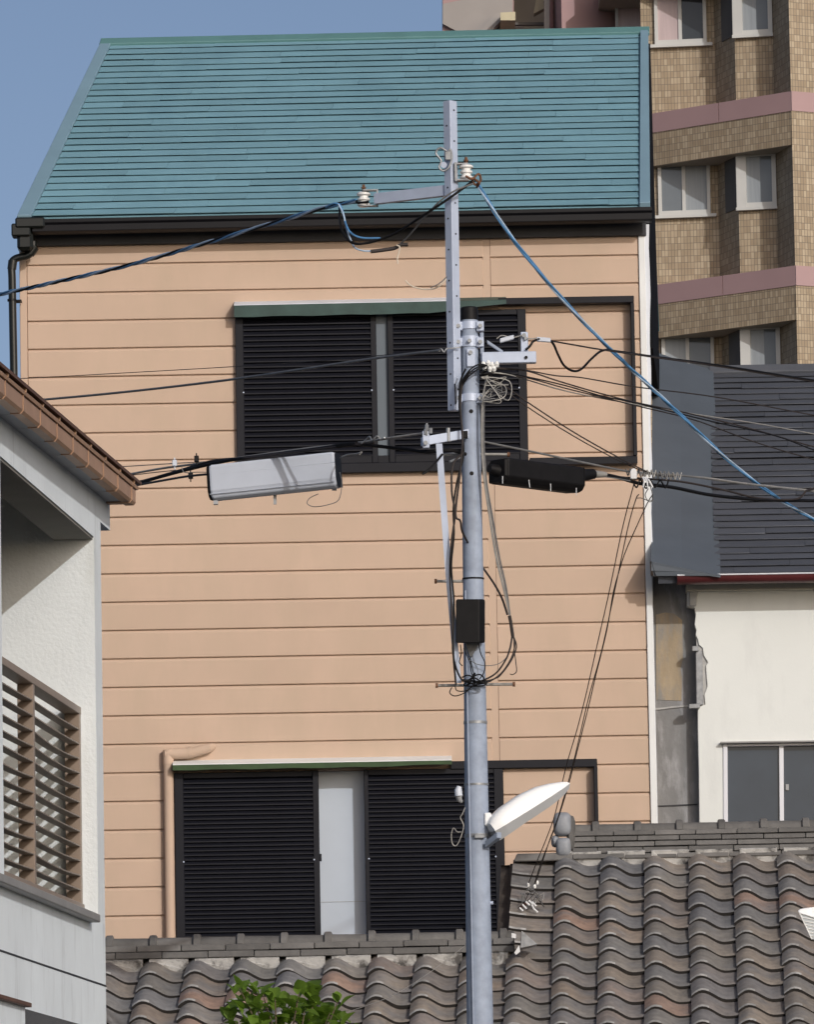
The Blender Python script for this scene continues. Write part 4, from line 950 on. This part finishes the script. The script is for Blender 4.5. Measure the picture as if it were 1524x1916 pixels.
# service lines on the extension post
twisted('blue and black twisted service cable running left from the white insulator', [(667, 376, 32.26), (600, 391, 32.5), (450, 436, 33.2), (250, 494, 34.2), (100, 529, 35.0), (0, 551, 35.6), (-160, 588, 36.5)], [('rubber', .0052), ('cable_blue', .006), ('cable_pale', .006)], .55, .0065)
twisted('bright blue twisted service cable falling right from the post insulator', [(893, 342, 31.95), (900, 355, 31.96), (960, 447, 32.1), (1060, 568, 32.4), (1160, 670, 32.8), (1260, 763, 33.2), (1360, 858, 33.6), (1450, 928, 34.0), (1524, 972, 34.4), (1650, 1040, 35)], [('cable_blue', .0066), ('cable_blue', .0058), ('cable_pale', .005)], .75, .0055)
cable('black jumper cable drooping from left insulator to the post insulator', [(636, 386, 32.3), (637, 415, 32.2), (645, 440, 32.15), (664, 456, 32.1), (700, 452, 32.1), (742, 436, 32.05), (790, 405, 31.9), (840, 372, 31.85), (884, 340, 31.88)], .0068, 'rubber')
cable('blue jumper wire curling below the left insulator', [(610, 388, 32.35), (625, 381, 32.3), (636, 384, 32.28), (642, 398, 32.25), (647, 418, 32.2), (656, 435, 32.15), (676, 445, 32.12), (712, 446, 32.1)], .0052, 'cable_blue')
cable('pale blue jumper wire reaching the taped splice', [(634, 383, 32.28), (643, 402, 32.22), (648, 425, 32.2), (656, 448, 32.15), (665, 464, 32.12), (680, 469.5, 32.1), (697, 470, 32.1)], .0045, 'cable_pale')
cable('lumpy brown taped wire splice hanging under the jumpers', [(694, 471, 32.1), (705, 470, 32.1), (720, 468, 32.1), (738, 465, 32.1), (750, 459, 32.1), (764, 458, 32.1)], .010, 'cable_brown', name='taped_splice')
cable('grey jumper wire from the taped splice up to the post', [(748, 458, 32.1), (764, 443, 32.05), (790, 413, 31.95), (820, 380, 31.86), (850, 358, 31.84), (886, 344, 31.87)], .0045, 'cable_grey')
cable('loose cream wire end hanging below the splice', [(742, 459, 32.08), (748, 462, 32.08), (747, 472, 32.08), (744, 484, 32.08), (745, 494, 32.08)], .0038, 'wire_cream')
cable('loose cream wire curving left of the extension post', [(759, 525, 31.95), (770, 535, 31.95), (790, 541, 31.95), (808, 541, 31.95), (822, 536, 31.93), (836, 522, 31.93)], .0035, 'wire_cream')
cable('thin dark wire clipped on the left side of the extension post', [(806, 539, 31.9), (822, 531, 31.9), (837, 518, 31.9)], .003, 'cable_grey')
cable('rusty binding wire knot on the post insulator', [(872, 330, 31.86), (884, 335, 31.85), (896, 326, 31.86), (900, 338, 31.88), (890, 346, 31.88), (884, 334, 31.88), (897, 342, 31.86), (893, 350, 31.9)], .006, 'rust', name='binding_wire')
cable('black binding wire round the left insulator', [(640, 382, 32.34), (662, 376, 32.28), (672, 380, 32.24), (690, 378, 32.22)], .007, 'rubber', name='binding_wire')
# left spans
cable('dark telephone cable crossing the upper shutters towards the left', [(823, 656, 31.93), (700, 671, 32.5), (560, 692, 33.2), (420, 712, 34), (240, 733, 35), (80, 748, 35.8), (-80, 760, 36.6)], .0068, 'cable_grey')
cable('coiled wire grip at the end of the dark telephone cable', [(820, 657, 31.9), (826, 653, 31.88), (831, 659, 31.88), (836, 653, 31.88), (846, 652, 31.9), (862, 650, 31.92)], .004, 'steel', name='wire_grip')
cable('thin brown wire above the dark telephone cable at left', [(842, 652, 31.95), (640, 672, 33.0), (440, 686, 34), (250, 697, 35), (50, 708, 36), (-60, 714, 36.5)], .0022, 'cable_brown')
ms = [(792, 811, 31.85), (740, 818, 32.0), (690, 826, 32.2), (640, 832, 32.4), (560, 841, 32.7), (460, 855, 33.1), (360, 869, 33.5), (300, 877, 33.8), (212, 893, 34.2)]
cable('grey steel messenger strand left of the lower arm', ms, .006, 'wire_light')
cable('thick black cable bundle hung under the left messenger strand', [(872, 850, 31.93), (840, 842, 31.86), (800, 846, 31.9), (760, 841, 32.0), (700, 834, 32.15), (655, 831, 32.3), (600, 839, 32.5), (500, 852, 32.9), (420, 863, 33.2), (330, 884, 33.6), (255, 905, 34.0), (200, 919, 34.3)], .0095, 'rubber')
cable('second black cable wound along the left messenger strand', [(700, 829, 32.15), (650, 834, 32.3), (560, 845, 32.65), (470, 856, 33.0), (400, 862, 33.3), (340, 879, 33.6), (270, 899, 33.95), (200, 915, 34.3)], .0065, 'cable_brown')
cable('black cable entering the left end of the pale closure', [(394, 887, 33.0), (372, 889, 33.1), (340, 893, 33.3), (255, 908, 34.0), (200, 918, 34.4)], .0062, 'cable_brown')
cable('thin wire strung over the left end of the pale closure', [(398, 884, 33.0), (372, 883.5, 33.1), (350, 884.5, 33.2), (343, 882, 33.2), (340, 874, 33.2)], .0022, 'cable_grey')
cable('thin drop wire reaching the brown eave corner', [(420, 862, 33.3), (330, 867, 33.6), (215, 874, 34.1)], .0025, 'cable_grey')
cable('thin dark drop wire under the messenger near brown eave', [(330, 880, 33.6), (290, 884, 33.8), (232, 891, 34.1)], .0025, 'cable_brown')
for i, (x, y, l_) in enumerate(((327, 867, 'small grey metal clip on the left cable bundle'), (368, 859, 'small black clip on top of the left messenger'), (357, 890, 'small black clip left of the pale closure'))):
    p = at(x, y, 33.45); mb = MB(); mb.box(p+V((-.012, -.02, -.016)), p+V((.012, .02, .016))); mb.tube([p+V((0, -.01, -.035)), p+V((0, -.01, .03))], .004, 6); tag(mb.build('cable_clip', 'closure_grey' if i == 0 else 'rubber', bevel=.002), l_, 'clip')
cable('curly steel grip where the left messenger is tied off', [(677, 830, 32.2), (684, 824, 32.18), (692, 817, 32.15), (697, 824, 32.12), (706, 816, 32.1), (714, 823, 32.1), (720, 819, 32.05)], .004, 'steel', name='wire_grip')
cable('taped black joint on the left cable bundle', [(632, 834, 32.36), (645, 832, 32.32), (668, 831, 32.25)], .014, 'rubber', name='cable_joint')
cable('short bare steel tie at right end of the pale closure', [(637, 857, 32.75), (650, 851, 32.6), (668, 849, 32.5), (677, 846, 32.4), (673, 851, 32.4)], .004, 'wire_light', name='wire_tie')
cable('thin wire loop dangling from the right end of pale closure', [(636, 884, 32.75), (640, 905, 32.72), (634, 935, 32.7), (612, 945, 32.7), (588, 948, 32.7), (575, 942, 32.7), (580, 932, 32.7), (596, 924, 32.7)], .0022, 'cable_grey')
cable('dark cable stub pointing down left of the brace bar', [(828, 850, 31.85), (812, 870, 31.8), (800, 881, 31.78), (791, 887, 31.77)], .006, 'rubber', name='cable_stub')
# right spans
cable('thin span wire from the right arm to the far right', [(1008, 634, 31.95), (1060, 643, 32.2), (1130, 655, 32.5), (1220, 668, 32.9), (1340, 685, 33.5), (1524, 714, 34.4), (1640, 730, 35)], .0042, 'cable_brown')
cable('black slack loop under the right arm wire', [(984, 655, 31.94), (992, 648, 31.94), (1000, 638, 31.95), (1018, 634, 32.0), (1034, 641, 32.05), (1045, 664, 32.1), (1056, 684, 32.15), (1072, 694, 32.2), (1088, 691, 32.25), (1108, 671, 32.35), (1128, 656, 32.5), (1150, 657, 32.6), (1220, 667, 32.92), (1340, 683, 33.5), (1524, 712, 34.4), (1640, 728, 35)], .0062, 'rubber')
for l_, a, b2, dy in (('grey crimp sleeve left of the arm upright', (936, 638), (962, 631), -.05), ('grey crimp sleeve right of the arm upright', (1005, 635), (1031, 637), -.03)):
    p, q = P(*a, dy), P(*b2, dy); d_ = (q-p).normalized(); n_ = V((0, .012, 0)); u_ = V((0, 0, .011))
    tag(MB().hexa([p-n_-u_, q-n_-u_, q+n_-u_, p+n_-u_, p-n_+u_, q-n_+u_, q+n_+u_, p+n_+u_]).build('crimp_sleeve', 'closure_grey', bevel=.003), l_, 'sleeve')
cable('steel wires tying the left crimp sleeve to the upright', [(930, 634, 31.95), (940, 628, 31.95), (958, 632, 31.95), (972, 629, 31.95), (980, 628, 31.95), (990, 634, 31.95), (1004, 633, 31.95)], .003, 'wire_light', name='tie_wire')
fan = [('uppermost of the dark wires fanning right below the arm', [(930, 688, 31.95), (985, 693, 32.1), (1040, 703, 32.4), (1090, 707, 32.6), (1190, 724, 33.0), (1340, 743, 33.7), (1524, 777, 34.5), (1640, 796, 35)], .0034, 'cable_brown'),
       ('dark wire crossing the others below the right arm', [(930, 690, 31.95), (985, 694, 32.1), (1045, 713, 32.4), (1120, 735, 32.8), (1190, 753, 33.1), (1300, 776, 33.6), (1420, 806, 34.1), (1524, 836, 34.6), (1640, 862, 35)], .0038, 'cable_brown'),
       ('straight dark wire among the fan right of the pole', [(930, 695, 31.95), (990, 706, 32.1), (1060, 722, 32.5), (1130, 742, 32.8), (1190, 754, 33.1), (1330, 788, 33.7), (1450, 815, 34.2), (1524, 842, 34.6), (1640, 880, 35)], .0036, 'rubber'),
       ('lowest dark wire of the fan right of the pole', [(930, 699, 31.95), (990, 708, 32.1), (1060, 727, 32.5), (1130, 744, 32.8), (1190, 759, 33.1), (1300, 786, 33.6), (1410, 826, 34.1), (1524, 860, 34.6), (1640, 890, 35)], .0034, 'cable_brown'),
       ('light grey steel wire in the fan right of the pole', [(920, 697, 31.93), (960, 703, 32.0), (1060, 732, 32.5), (1190, 757, 33.1), (1300, 775, 33.6), (1420, 793, 34.1), (1524, 812, 34.6), (1640, 832, 35)], .0032, 'wire_light')]
for l_, p_, r_, m_ in fan: cable(l_, p_, r_, m_)
cable('upper wire descending from the pole to the right wire cluster', [(915, 700, 31.95), (1000, 761, 32.15), (1100, 824, 32.4), (1215, 884, 32.75), (1262, 892, 32.9)], .0036, 'cable_brown')
cable('lower wire descending from the pole to the right wire cluster', [(912, 706, 31.95), (1000, 770, 32.15), (1100, 831, 32.4), (1190, 876, 32.7), (1250, 894, 32.9)], .0030, 'cable_brown')
cable('grey messenger strand above the black closure', [(903, 826, 31.95), (1000, 846, 32.2), (1100, 867, 32.5), (1190, 884, 32.75), (1280, 890, 33.1), (1400, 906, 33.6), (1524, 920, 34.2), (1640, 934, 34.8)], .0055, 'cable_grey')
cable('pale steel strand continuing right of the wire cluster', [(1180, 882, 32.75), (1270, 889, 33.1), (1330, 895, 33.3), (1400, 905, 33.6), (1524, 918, 34.2), (1640, 930, 34.8)], .0045, 'wire_light')
cable('thick black cable leaving the black closure to the right', [(1134, 888, 32.5), (1160, 894, 32.6), (1200, 905, 32.75), (1260, 912, 33.0), (1330, 926, 33.3), (1420, 935, 33.7), (1524, 937, 34.2), (1640, 940, 34.8)], .0095, 'rubber')
cable('second black cable looping below the right strand', [(1100, 884, 32.45), (1150, 892, 32.6), (1210, 896, 32.8), (1280, 902, 33.1), (1360, 918, 33.4), (1420, 932, 33.7), (1490, 934, 34.0), (1512, 917, 34.1), (1540, 912, 34.3)], .0055, 'cable_brown')
cable('thin slack wire under the black closure nose', [(1072, 905, 32.36), (1100, 891, 32.42), (1140, 893, 32.52), (1180, 900, 32.66)], .003, 'cable_grey')
for i in range(4):
    x = 1172+i*24
    cable(('leftmost', 'second', 'third', 'rightmost')[i]+' spiral wire grip in the cluster beside white corner post', [(x+q*4, 884+i*2.4+(6 if q % 2 else -7), 32.72+.02*i+.012*math.cos(q*2.2)) for q in range(9)], .0032, 'wire_light' if i % 2 else 'cable_grey', name='wire_grip')
cable('cluster of black hanger loops on the right cable', [(1184, 900, 32.7), (1192, 912, 32.7), (1199, 898, 32.72), (1210, 914, 32.74), (1216, 896, 32.75), (1226, 912, 32.77), (1236, 899, 32.8), (1246, 913, 32.84), (1252, 898, 32.86)], .0042, 'rubber', name='hanger_loop')
p = at(1186, 889, 32.68); tag(MB().loft([[p+V((a*.9, b2, -.022)) for a, b2 in ((-.018, -.02), (.018, -.02), (.018, .02), (-.018, .02))], [p+V((a, b2, .016)) for a, b2 in ((-.018, -.02), (.018, -.02), (.018, .02), (-.018, .02))], [p+V((a*.5, b2, .032)) for a, b2 in ((-.018, -.02), (.018, -.02), (.018, .02), (-.018, .02))]]).build('cable_clip', 'tie_white', bevel=.003), 'white plastic clip at the left of the wire cluster', 'clip')
for i, x in enumerate((1204, 1209, 1214)):
    cable(('left', 'middle', 'right')[i]+' of three white tie strips below the wire cluster', [(1203+i*3, 893, 32.7), (x+2, 900, 32.68), (x+i*4, 912, 32.68)], .0045, 'tie_white', name='tie_strip', n=4)
cable('small wire loop dangling at the white corner post', [(1216, 905, 32.75), (1221, 922, 32.76), (1222, 936, 32.78), (1214, 938, 32.78), (1208, 926, 32.76), (1214, 914, 32.75)], .0026, 'cable_grey')
# drop wires to the tiled roof
cable('left of three wavy drop wires falling to the tiled roof', [(1187, 905, 32.7), (1165, 990, 33.2), (1140, 1110, 34.0), (1115, 1220, 34.7), (1097, 1300, 35.2), (1080, 1366, 35.6), (1060, 1434, 36.1), (1040, 1520, 36.6), (1024, 1566, 36.9), (1006, 1610, 37.2), (990, 1652, 37.45)], .0028, 'cable_brown')
cable('middle of three wavy drop wires falling to the tiled roof', [(1196, 925, 32.75), (1190, 936, 32.8), (1175, 990, 33.2), (1152, 1100, 33.9), (1127, 1215, 34.6), (1103, 1302, 35.2), (1087, 1370, 35.6), (1070, 1440, 36.1), (1046, 1525, 36.6), (1028, 1575, 36.9), (1010, 1630, 37.3), (1003, 1652, 37.45)], .0028, 'cable_brown')
cable('right of three wavy drop wires falling to the tiled roof', [(1222, 925, 32.75), (1212, 942, 32.85), (1192, 985, 33.15), (1172, 1030, 33.45), (1160, 1066, 33.7), (1148, 1110, 34.0), (1136, 1180, 34.4), (1116, 1262, 34.9), (1100, 1330, 35.4), (1082, 1400, 35.8), (1064, 1470, 36.3), (1042, 1540, 36.7), (1016, 1606, 37.2), (1000, 1655, 37.45)], .0028, 'cable_brown')
cable('thin wire hooked from the cluster over to the middle drop wire', [(1221, 936, 32.78), (1212, 936, 32.78), (1201, 932, 32.78), (1193, 932, 32.8)], .0022, 'cable_grey')
sa = thing('service_anchor', TP(-.44, -.72, .06), 'tangle of wires and white knobs anchored on the tiled roof verge', 'wire anchor')
for px, py in ((989, 1655), (1001, 1658), (1006, 1651)):
    p = at(px, py, 37.45); MB().tube([p+V((0, 0, -.012)), p, p+V((0, 0, .012))], [.006, .010, .006], 10).build('knob', 'porcelain', sa, smooth=True)
random.seed(11)
for i in range(7):
    x0, y0_ = 992+random.uniform(-6, 8), 1662+random.uniform(-4, 4)
    MB().tube(smoothline([at(x0, y0_, 37.42)]+[at(993+random.uniform(-18, 26), 1675+random.uniform(-12, 22), 37.36+random.uniform(-.05, .03)) for _ in range(4)], 6), .0024, 6).build('wire', ('wire_light', 'cable_grey', 'cable_brown')[i % 3], sa, smooth=True)
for i, (px, py) in enumerate(((976, 1701), (982, 1696), (988, 1690), (994, 1688), (998, 1697), (1003, 1703), (1000, 1691))):
    p = at(px, py, 37.3); a = random.uniform(-1, 1); d_ = V((.012*math.cos(a), 0, -.012-.004*math.sin(a)))
    MB().tube([p-d_, p+d_], .0055, 8).build('tie', 'tie_white', sa)
MB().tube(smoothline([at(985, 1690, 37.35), at(972, 1700, 37.4), at(962, 1714, 37.5), at(955, 1732, 37.55), at(950, 1760, 37.6)], 6), .010, 8).build('conduit', 'brown_dark', sa, smooth=True)
tag(MB().tube([at(944, 1642, 39.7), at(980, 1637, 39.0)], .009, 8).build('wall_pipe', 'brown_dark'), 'short dark brown pipe between peach wall and tiled verge', 'pipe')
# cables running down the pole
lf = [('left', [(868, 846, 31.84), (848, 870, 31.83), (846, 920, 31.83), (852, 960, 31.84), (846, 1010, 31.85), (842, 1070, 31.86), (845, 1120, 31.86), (847, 1180, 31.86), (850, 1240, 31.87), (854, 1282, 31.88)], .0055, 'cable_brown'),
      ('middle', [(872, 690, 31.86), (862, 715, 31.86), (860, 760, 31.87), (864, 800, 31.88), (868, 850, 31.84), (856, 900, 31.83), (849, 950, 31.84), (850, 1000, 31.85), (845, 1060, 31.85), (850, 1130, 31.86), (848, 1220, 31.86), (862, 1268, 31.87), (880, 1275, 31.87)], .005, 'rubber'),
      ('right', [(880, 695, 31.88), (866, 720, 31.88), (862, 760, 31.88), (866, 820, 31.86), (862, 880, 31.83), (853, 960, 31.84), (862, 975, 31.85), (868, 1000, 31.9), (900, 1055, 32.1), (925, 1092, 32.05), (940, 1120, 31.98), (950, 1150, 31.96)], .0055, 'cable_brown')]
for w, p_, r_, m_ in lf: cable(w+' of the dark cables running down the pole above the control box', p_, r_, m_)
for i in range(3):
    cable(('first', 'second', 'third')[i]+' black lead curving from the pole clamp to the knob insulators', [(862, 745-i*6, 31.9), (866-i, 722-i*3, 31.88), (880, 702-i*5, 31.87), (897, 690-i*4, 31.9), (912, 684, 31.9)], .004, 'rubber')
for i, (dx, r_, m_) in enumerate(((0, .0035, 'wire_light'), (5, .003, 'cable_grey'), (-4, .003, 'wire_light'), (9, .0028, 'cable_grey'))):
    cable(('first', 'second', 'third', 'fourth')[i]+' grey wire of the bundle hanging right of the pole', [(912-dx*.3, 702, 31.93), (904+dx*.3, 750, 31.92), (903+dx*.4, 830, 31.92), (908+dx*.4, 900, 31.92), (917+dx*.5, 960, 31.92), (930+dx*.6, 1040, 31.93), (944+dx*.5, 1100, 31.94), (954+dx*.15, 1150, 31.95), (960+dx*.2, 1186, 31.95)], r_, m_)
cable('brown tape binding around the hanging grey bundle', [(954, 1152, 31.945), (957, 1168, 31.945), (960, 1190, 31.945)], .009, 'cable_brown', name='tape_binding')
for i, pts in enumerate(([(960, 1188), (964, 1205), (958, 1230), (940, 1258), (918, 1274), (895, 1280)], [(961, 1188), (967, 1210), (957, 1236), (938, 1262), (925, 1270), (900, 1276)], [(959, 1190), (955, 1212), (948, 1232), (930, 1258), (906, 1272), (885, 1276)], [(962, 1190), (963, 1215), (966, 1240), (967, 1256), (960, 1262), (955, 1261)], [(960, 1192), (954, 1220), (940, 1238), (920, 1245), (895, 1243), (878, 1232), (868, 1212)])):
    cable(('outer', 'second', 'inner', 'short hooked', 'thin upper')[i]+' dark lead curving from the bundle back to the pole', [(x, y, 31.94-.03*k/5) for k, (x, y) in enumerate(pts)], (.004, .0032, .0045, .0025, .002)[i], 'cable_brown' if i < 4 else 'cable_grey')
for i, pts in enumerate(([(870, 1204), (872, 1220), (880, 1240), (884, 1262), (895, 1272)], [(896, 1202), (900, 1222), (908, 1240), (906, 1258), (898, 1270)], [(862, 1206), (864, 1222), (860, 1238), (866, 1246)], [(880, 1230), (884, 1248), (888, 1268), (880, 1278)], [(846, 1286), (842, 1296), (852, 1302), (870, 1296), (884, 1284), (892, 1276)], [(852, 1284), (856, 1292), (872, 1292), (890, 1280)])):
    cable(('left drip wire below the control box', 'right drip wire below the control box', 'short stub wire below the control box', 'middle wire below the control box', 'outer wire loop under the lower step bolts', 'inner wire loop under the lower step bolts')[i], [(x, y, 31.88) for x, y in pts], .0028, 'rubber')
random.seed(5)
cable('knot of black wires around the pole at the step bolts', [(870+random.uniform(-8, 40), 1270+random.uniform(-10, 14), 31.90+random.uniform(-.03, .0)) for _ in range(16)], .0038, 'rubber', n=5, name='wire_knot')
cable('knot of grey wires right of the pole clamp', [(918+random.uniform(-18, 38), 728+random.uniform(-24, 24), 31.93+random.uniform(-.03, .03)) for _ in range(18)], .0026, 'wire_light', n=6, name='wire_knot')
cable('second knot of grey wires beside the pole clamp', [(914+random.uniform(-12, 34), 735+random.uniform(-16, 16), 31.93+random.uniform(-.03, .03)) for _ in range(12)], .0024, 'cable_grey', n=6, name='wire_knot')
cable('black wire tangle under the knob insulators', [(905+random.uniform(-12, 24), 696+random.uniform(-8, 8), 31.92+random.uniform(-.03, .02)) for _ in range(10)], .004, 'rubber', n=5, name='wire_knot')
cable('white wire loop hanging left of the pole below the photocell', [(871, 1510, 31.9), (866, 1522, 31.88), (862, 1530, 31.88), (868, 1545, 31.88), (862, 1568, 31.88), (854, 1582, 31.88), (847, 1578, 31.88), (845, 1562, 31.88), (849, 1549, 31.88), (856, 1556, 31.88), (864, 1556, 31.9)], .0026, 'wire_light')
# wires over the tiled roof
cable('thin pale wire slanting over the tile roof by the leafy shrub', [(872, 1768, 35.2), (800, 1822, 34.9), (735, 1862, 34.4), (660, 1890, 33.6), (560, 1925, 32.6)], .0016, 'wire_light')

# ------------------------------------------------------------------ street lamp cut by the right edge
rl = thing('street_lamp', at(1580, 1712, 31) * 1, 'white-capped clear-lens street lamp at the right picture edge', 'street lamp')
ka = 31/12000
def rlp(px, py, dy): return at(px, py, 31+dy)
MB().loft([[rlp(px, y1, dy) for dy in (-.07, .07)]+[rlp(px, y0_, dy) for dy in (.05, -.05)] for px, y1, y0_ in ((1494, 1706, 1703), (1499, 1709, 1700), (1512, 1713, 1698), (1530, 1719, 1696), (1600, 1728, 1692))]).build('cap', 'lamp_white', rl, bevel=.006)
MB().loft([[rlp(px, y1, dy) for dy in (-.06, .06)]+[rlp(px, y0_, dy) for dy in (.06, -.06)] for px, y1, y0_ in ((1497, 1710, 1708), (1520, 1757, 1714), (1600, 1775, 1728))]).build('lens', 'lens', rl, bevel=.004)
for i in range(6):
    f_ = (i+1)/7; MB().tube([rlp(1497+24*f_, 1709+48*f_, -.062), rlp(1600, 1728+46*f_, -.062)], .0022, 6).build('lens_rib', 'porcelain', rl)
MB().tube([rlp(1497, 1708, -.064), rlp(1520, 1757, -.064)], .003, 6).build('lens_edge', 'porcelain', rl)
MB().tube([rlp(1595, 1712, 0), rlp(1700, 1700, 0), V((rlp(1700, 1700, 0).x, 31, 0))], .03, 12).build('arm', 'galv', rl, smooth=True)

# ------------------------------------------------------------------ leafy shrub
random.seed(21)
YS = 30.0; sb = at(545, 1900, YS)
shrub = thing('shrub', (sb.x, YS, 0), 'bright green leafy shrub top in front of the tiled roof', 'shrub')
trunk = MB().tube([(sb.x, YS, 0), (sb.x+.02, YS, 1.2), (sb.x-.02, YS+.02, 2.2), (sb.x, YS, 2.62)], [.04, .032, .02, .01], 10).build('trunk', 'bark', shrub, smooth=True)
me = bpy.data.meshes.new('leaf'); ln2 = 1.0
lv = []; lf_ = []
for i, (y, w) in enumerate(((0, .03), (.15, .20), (.35, .33), (.55, .36), (.75, .26), (.92, .1), (1.0, .01))):
    zc_ = -.25*y*y
    lv += [(-w, y, zc_+w*.35), (0, y, zc_), (w, y, zc_+w*.35)]
for i in range(6):
    a = i*3; lf_ += [(a, a+1, a+4, a+3), (a+1, a+2, a+5, a+4)]
me.from_pydata(lv, [], lf_); me.update(); me.materials.append(M['leaf']); me.shade_smooth()
tops = [(448, 1842), (470, 1850), (492, 1852), (515, 1862), (540, 1868), (560, 1852), (578, 1846), (592, 1858), (632, 1868), (618, 1888), (500, 1880), (465, 1880), (570, 1885), (440, 1905), (530, 1900), (600, 1905), (640, 1905), (480, 1910)]
crown = MB()
for px, py in tops:
    tip = at(px, py+6, YS+random.uniform(-.2, .2)); r0 = V((sb.x+random.uniform(-.05, .05), YS, 2.45))
    crown.tube(smoothline([r0, r0.lerp(tip, .5)+V((random.uniform(-.02, .02), 0, -.03)), tip], 4), [.006]*4+[.004]*4+[.002], 6)
crown = crown.build('crown', 'bark', shrub, smooth=True)
for px, py in tops:
    tip = at(px, py+6, YS+random.uniform(-.22, .22)); nl = 16
    for k in range(nl):
        az = k*2.4+random.uniform(-.4, .4); el = random.uniform(-.35, 1.0) if k > 3 else random.uniform(.7, 1.3)
        L0 = random.uniform(.055, .10); base_ = tip+V((random.uniform(-.03, .03), random.uniform(-.03, .03), -.02*k*.6+random.uniform(-.01, .01)))
        mw = Matrix.Translation(base_) @ Matrix.Rotation(az, 4, 'Z') @ Matrix.Rotation(el, 4, 'X') @ Matrix.Rotation(random.uniform(-.6, .6), 4, 'Y') @ Matrix.Scale(L0, 4)
        inst('leaf', me, crown, mw)
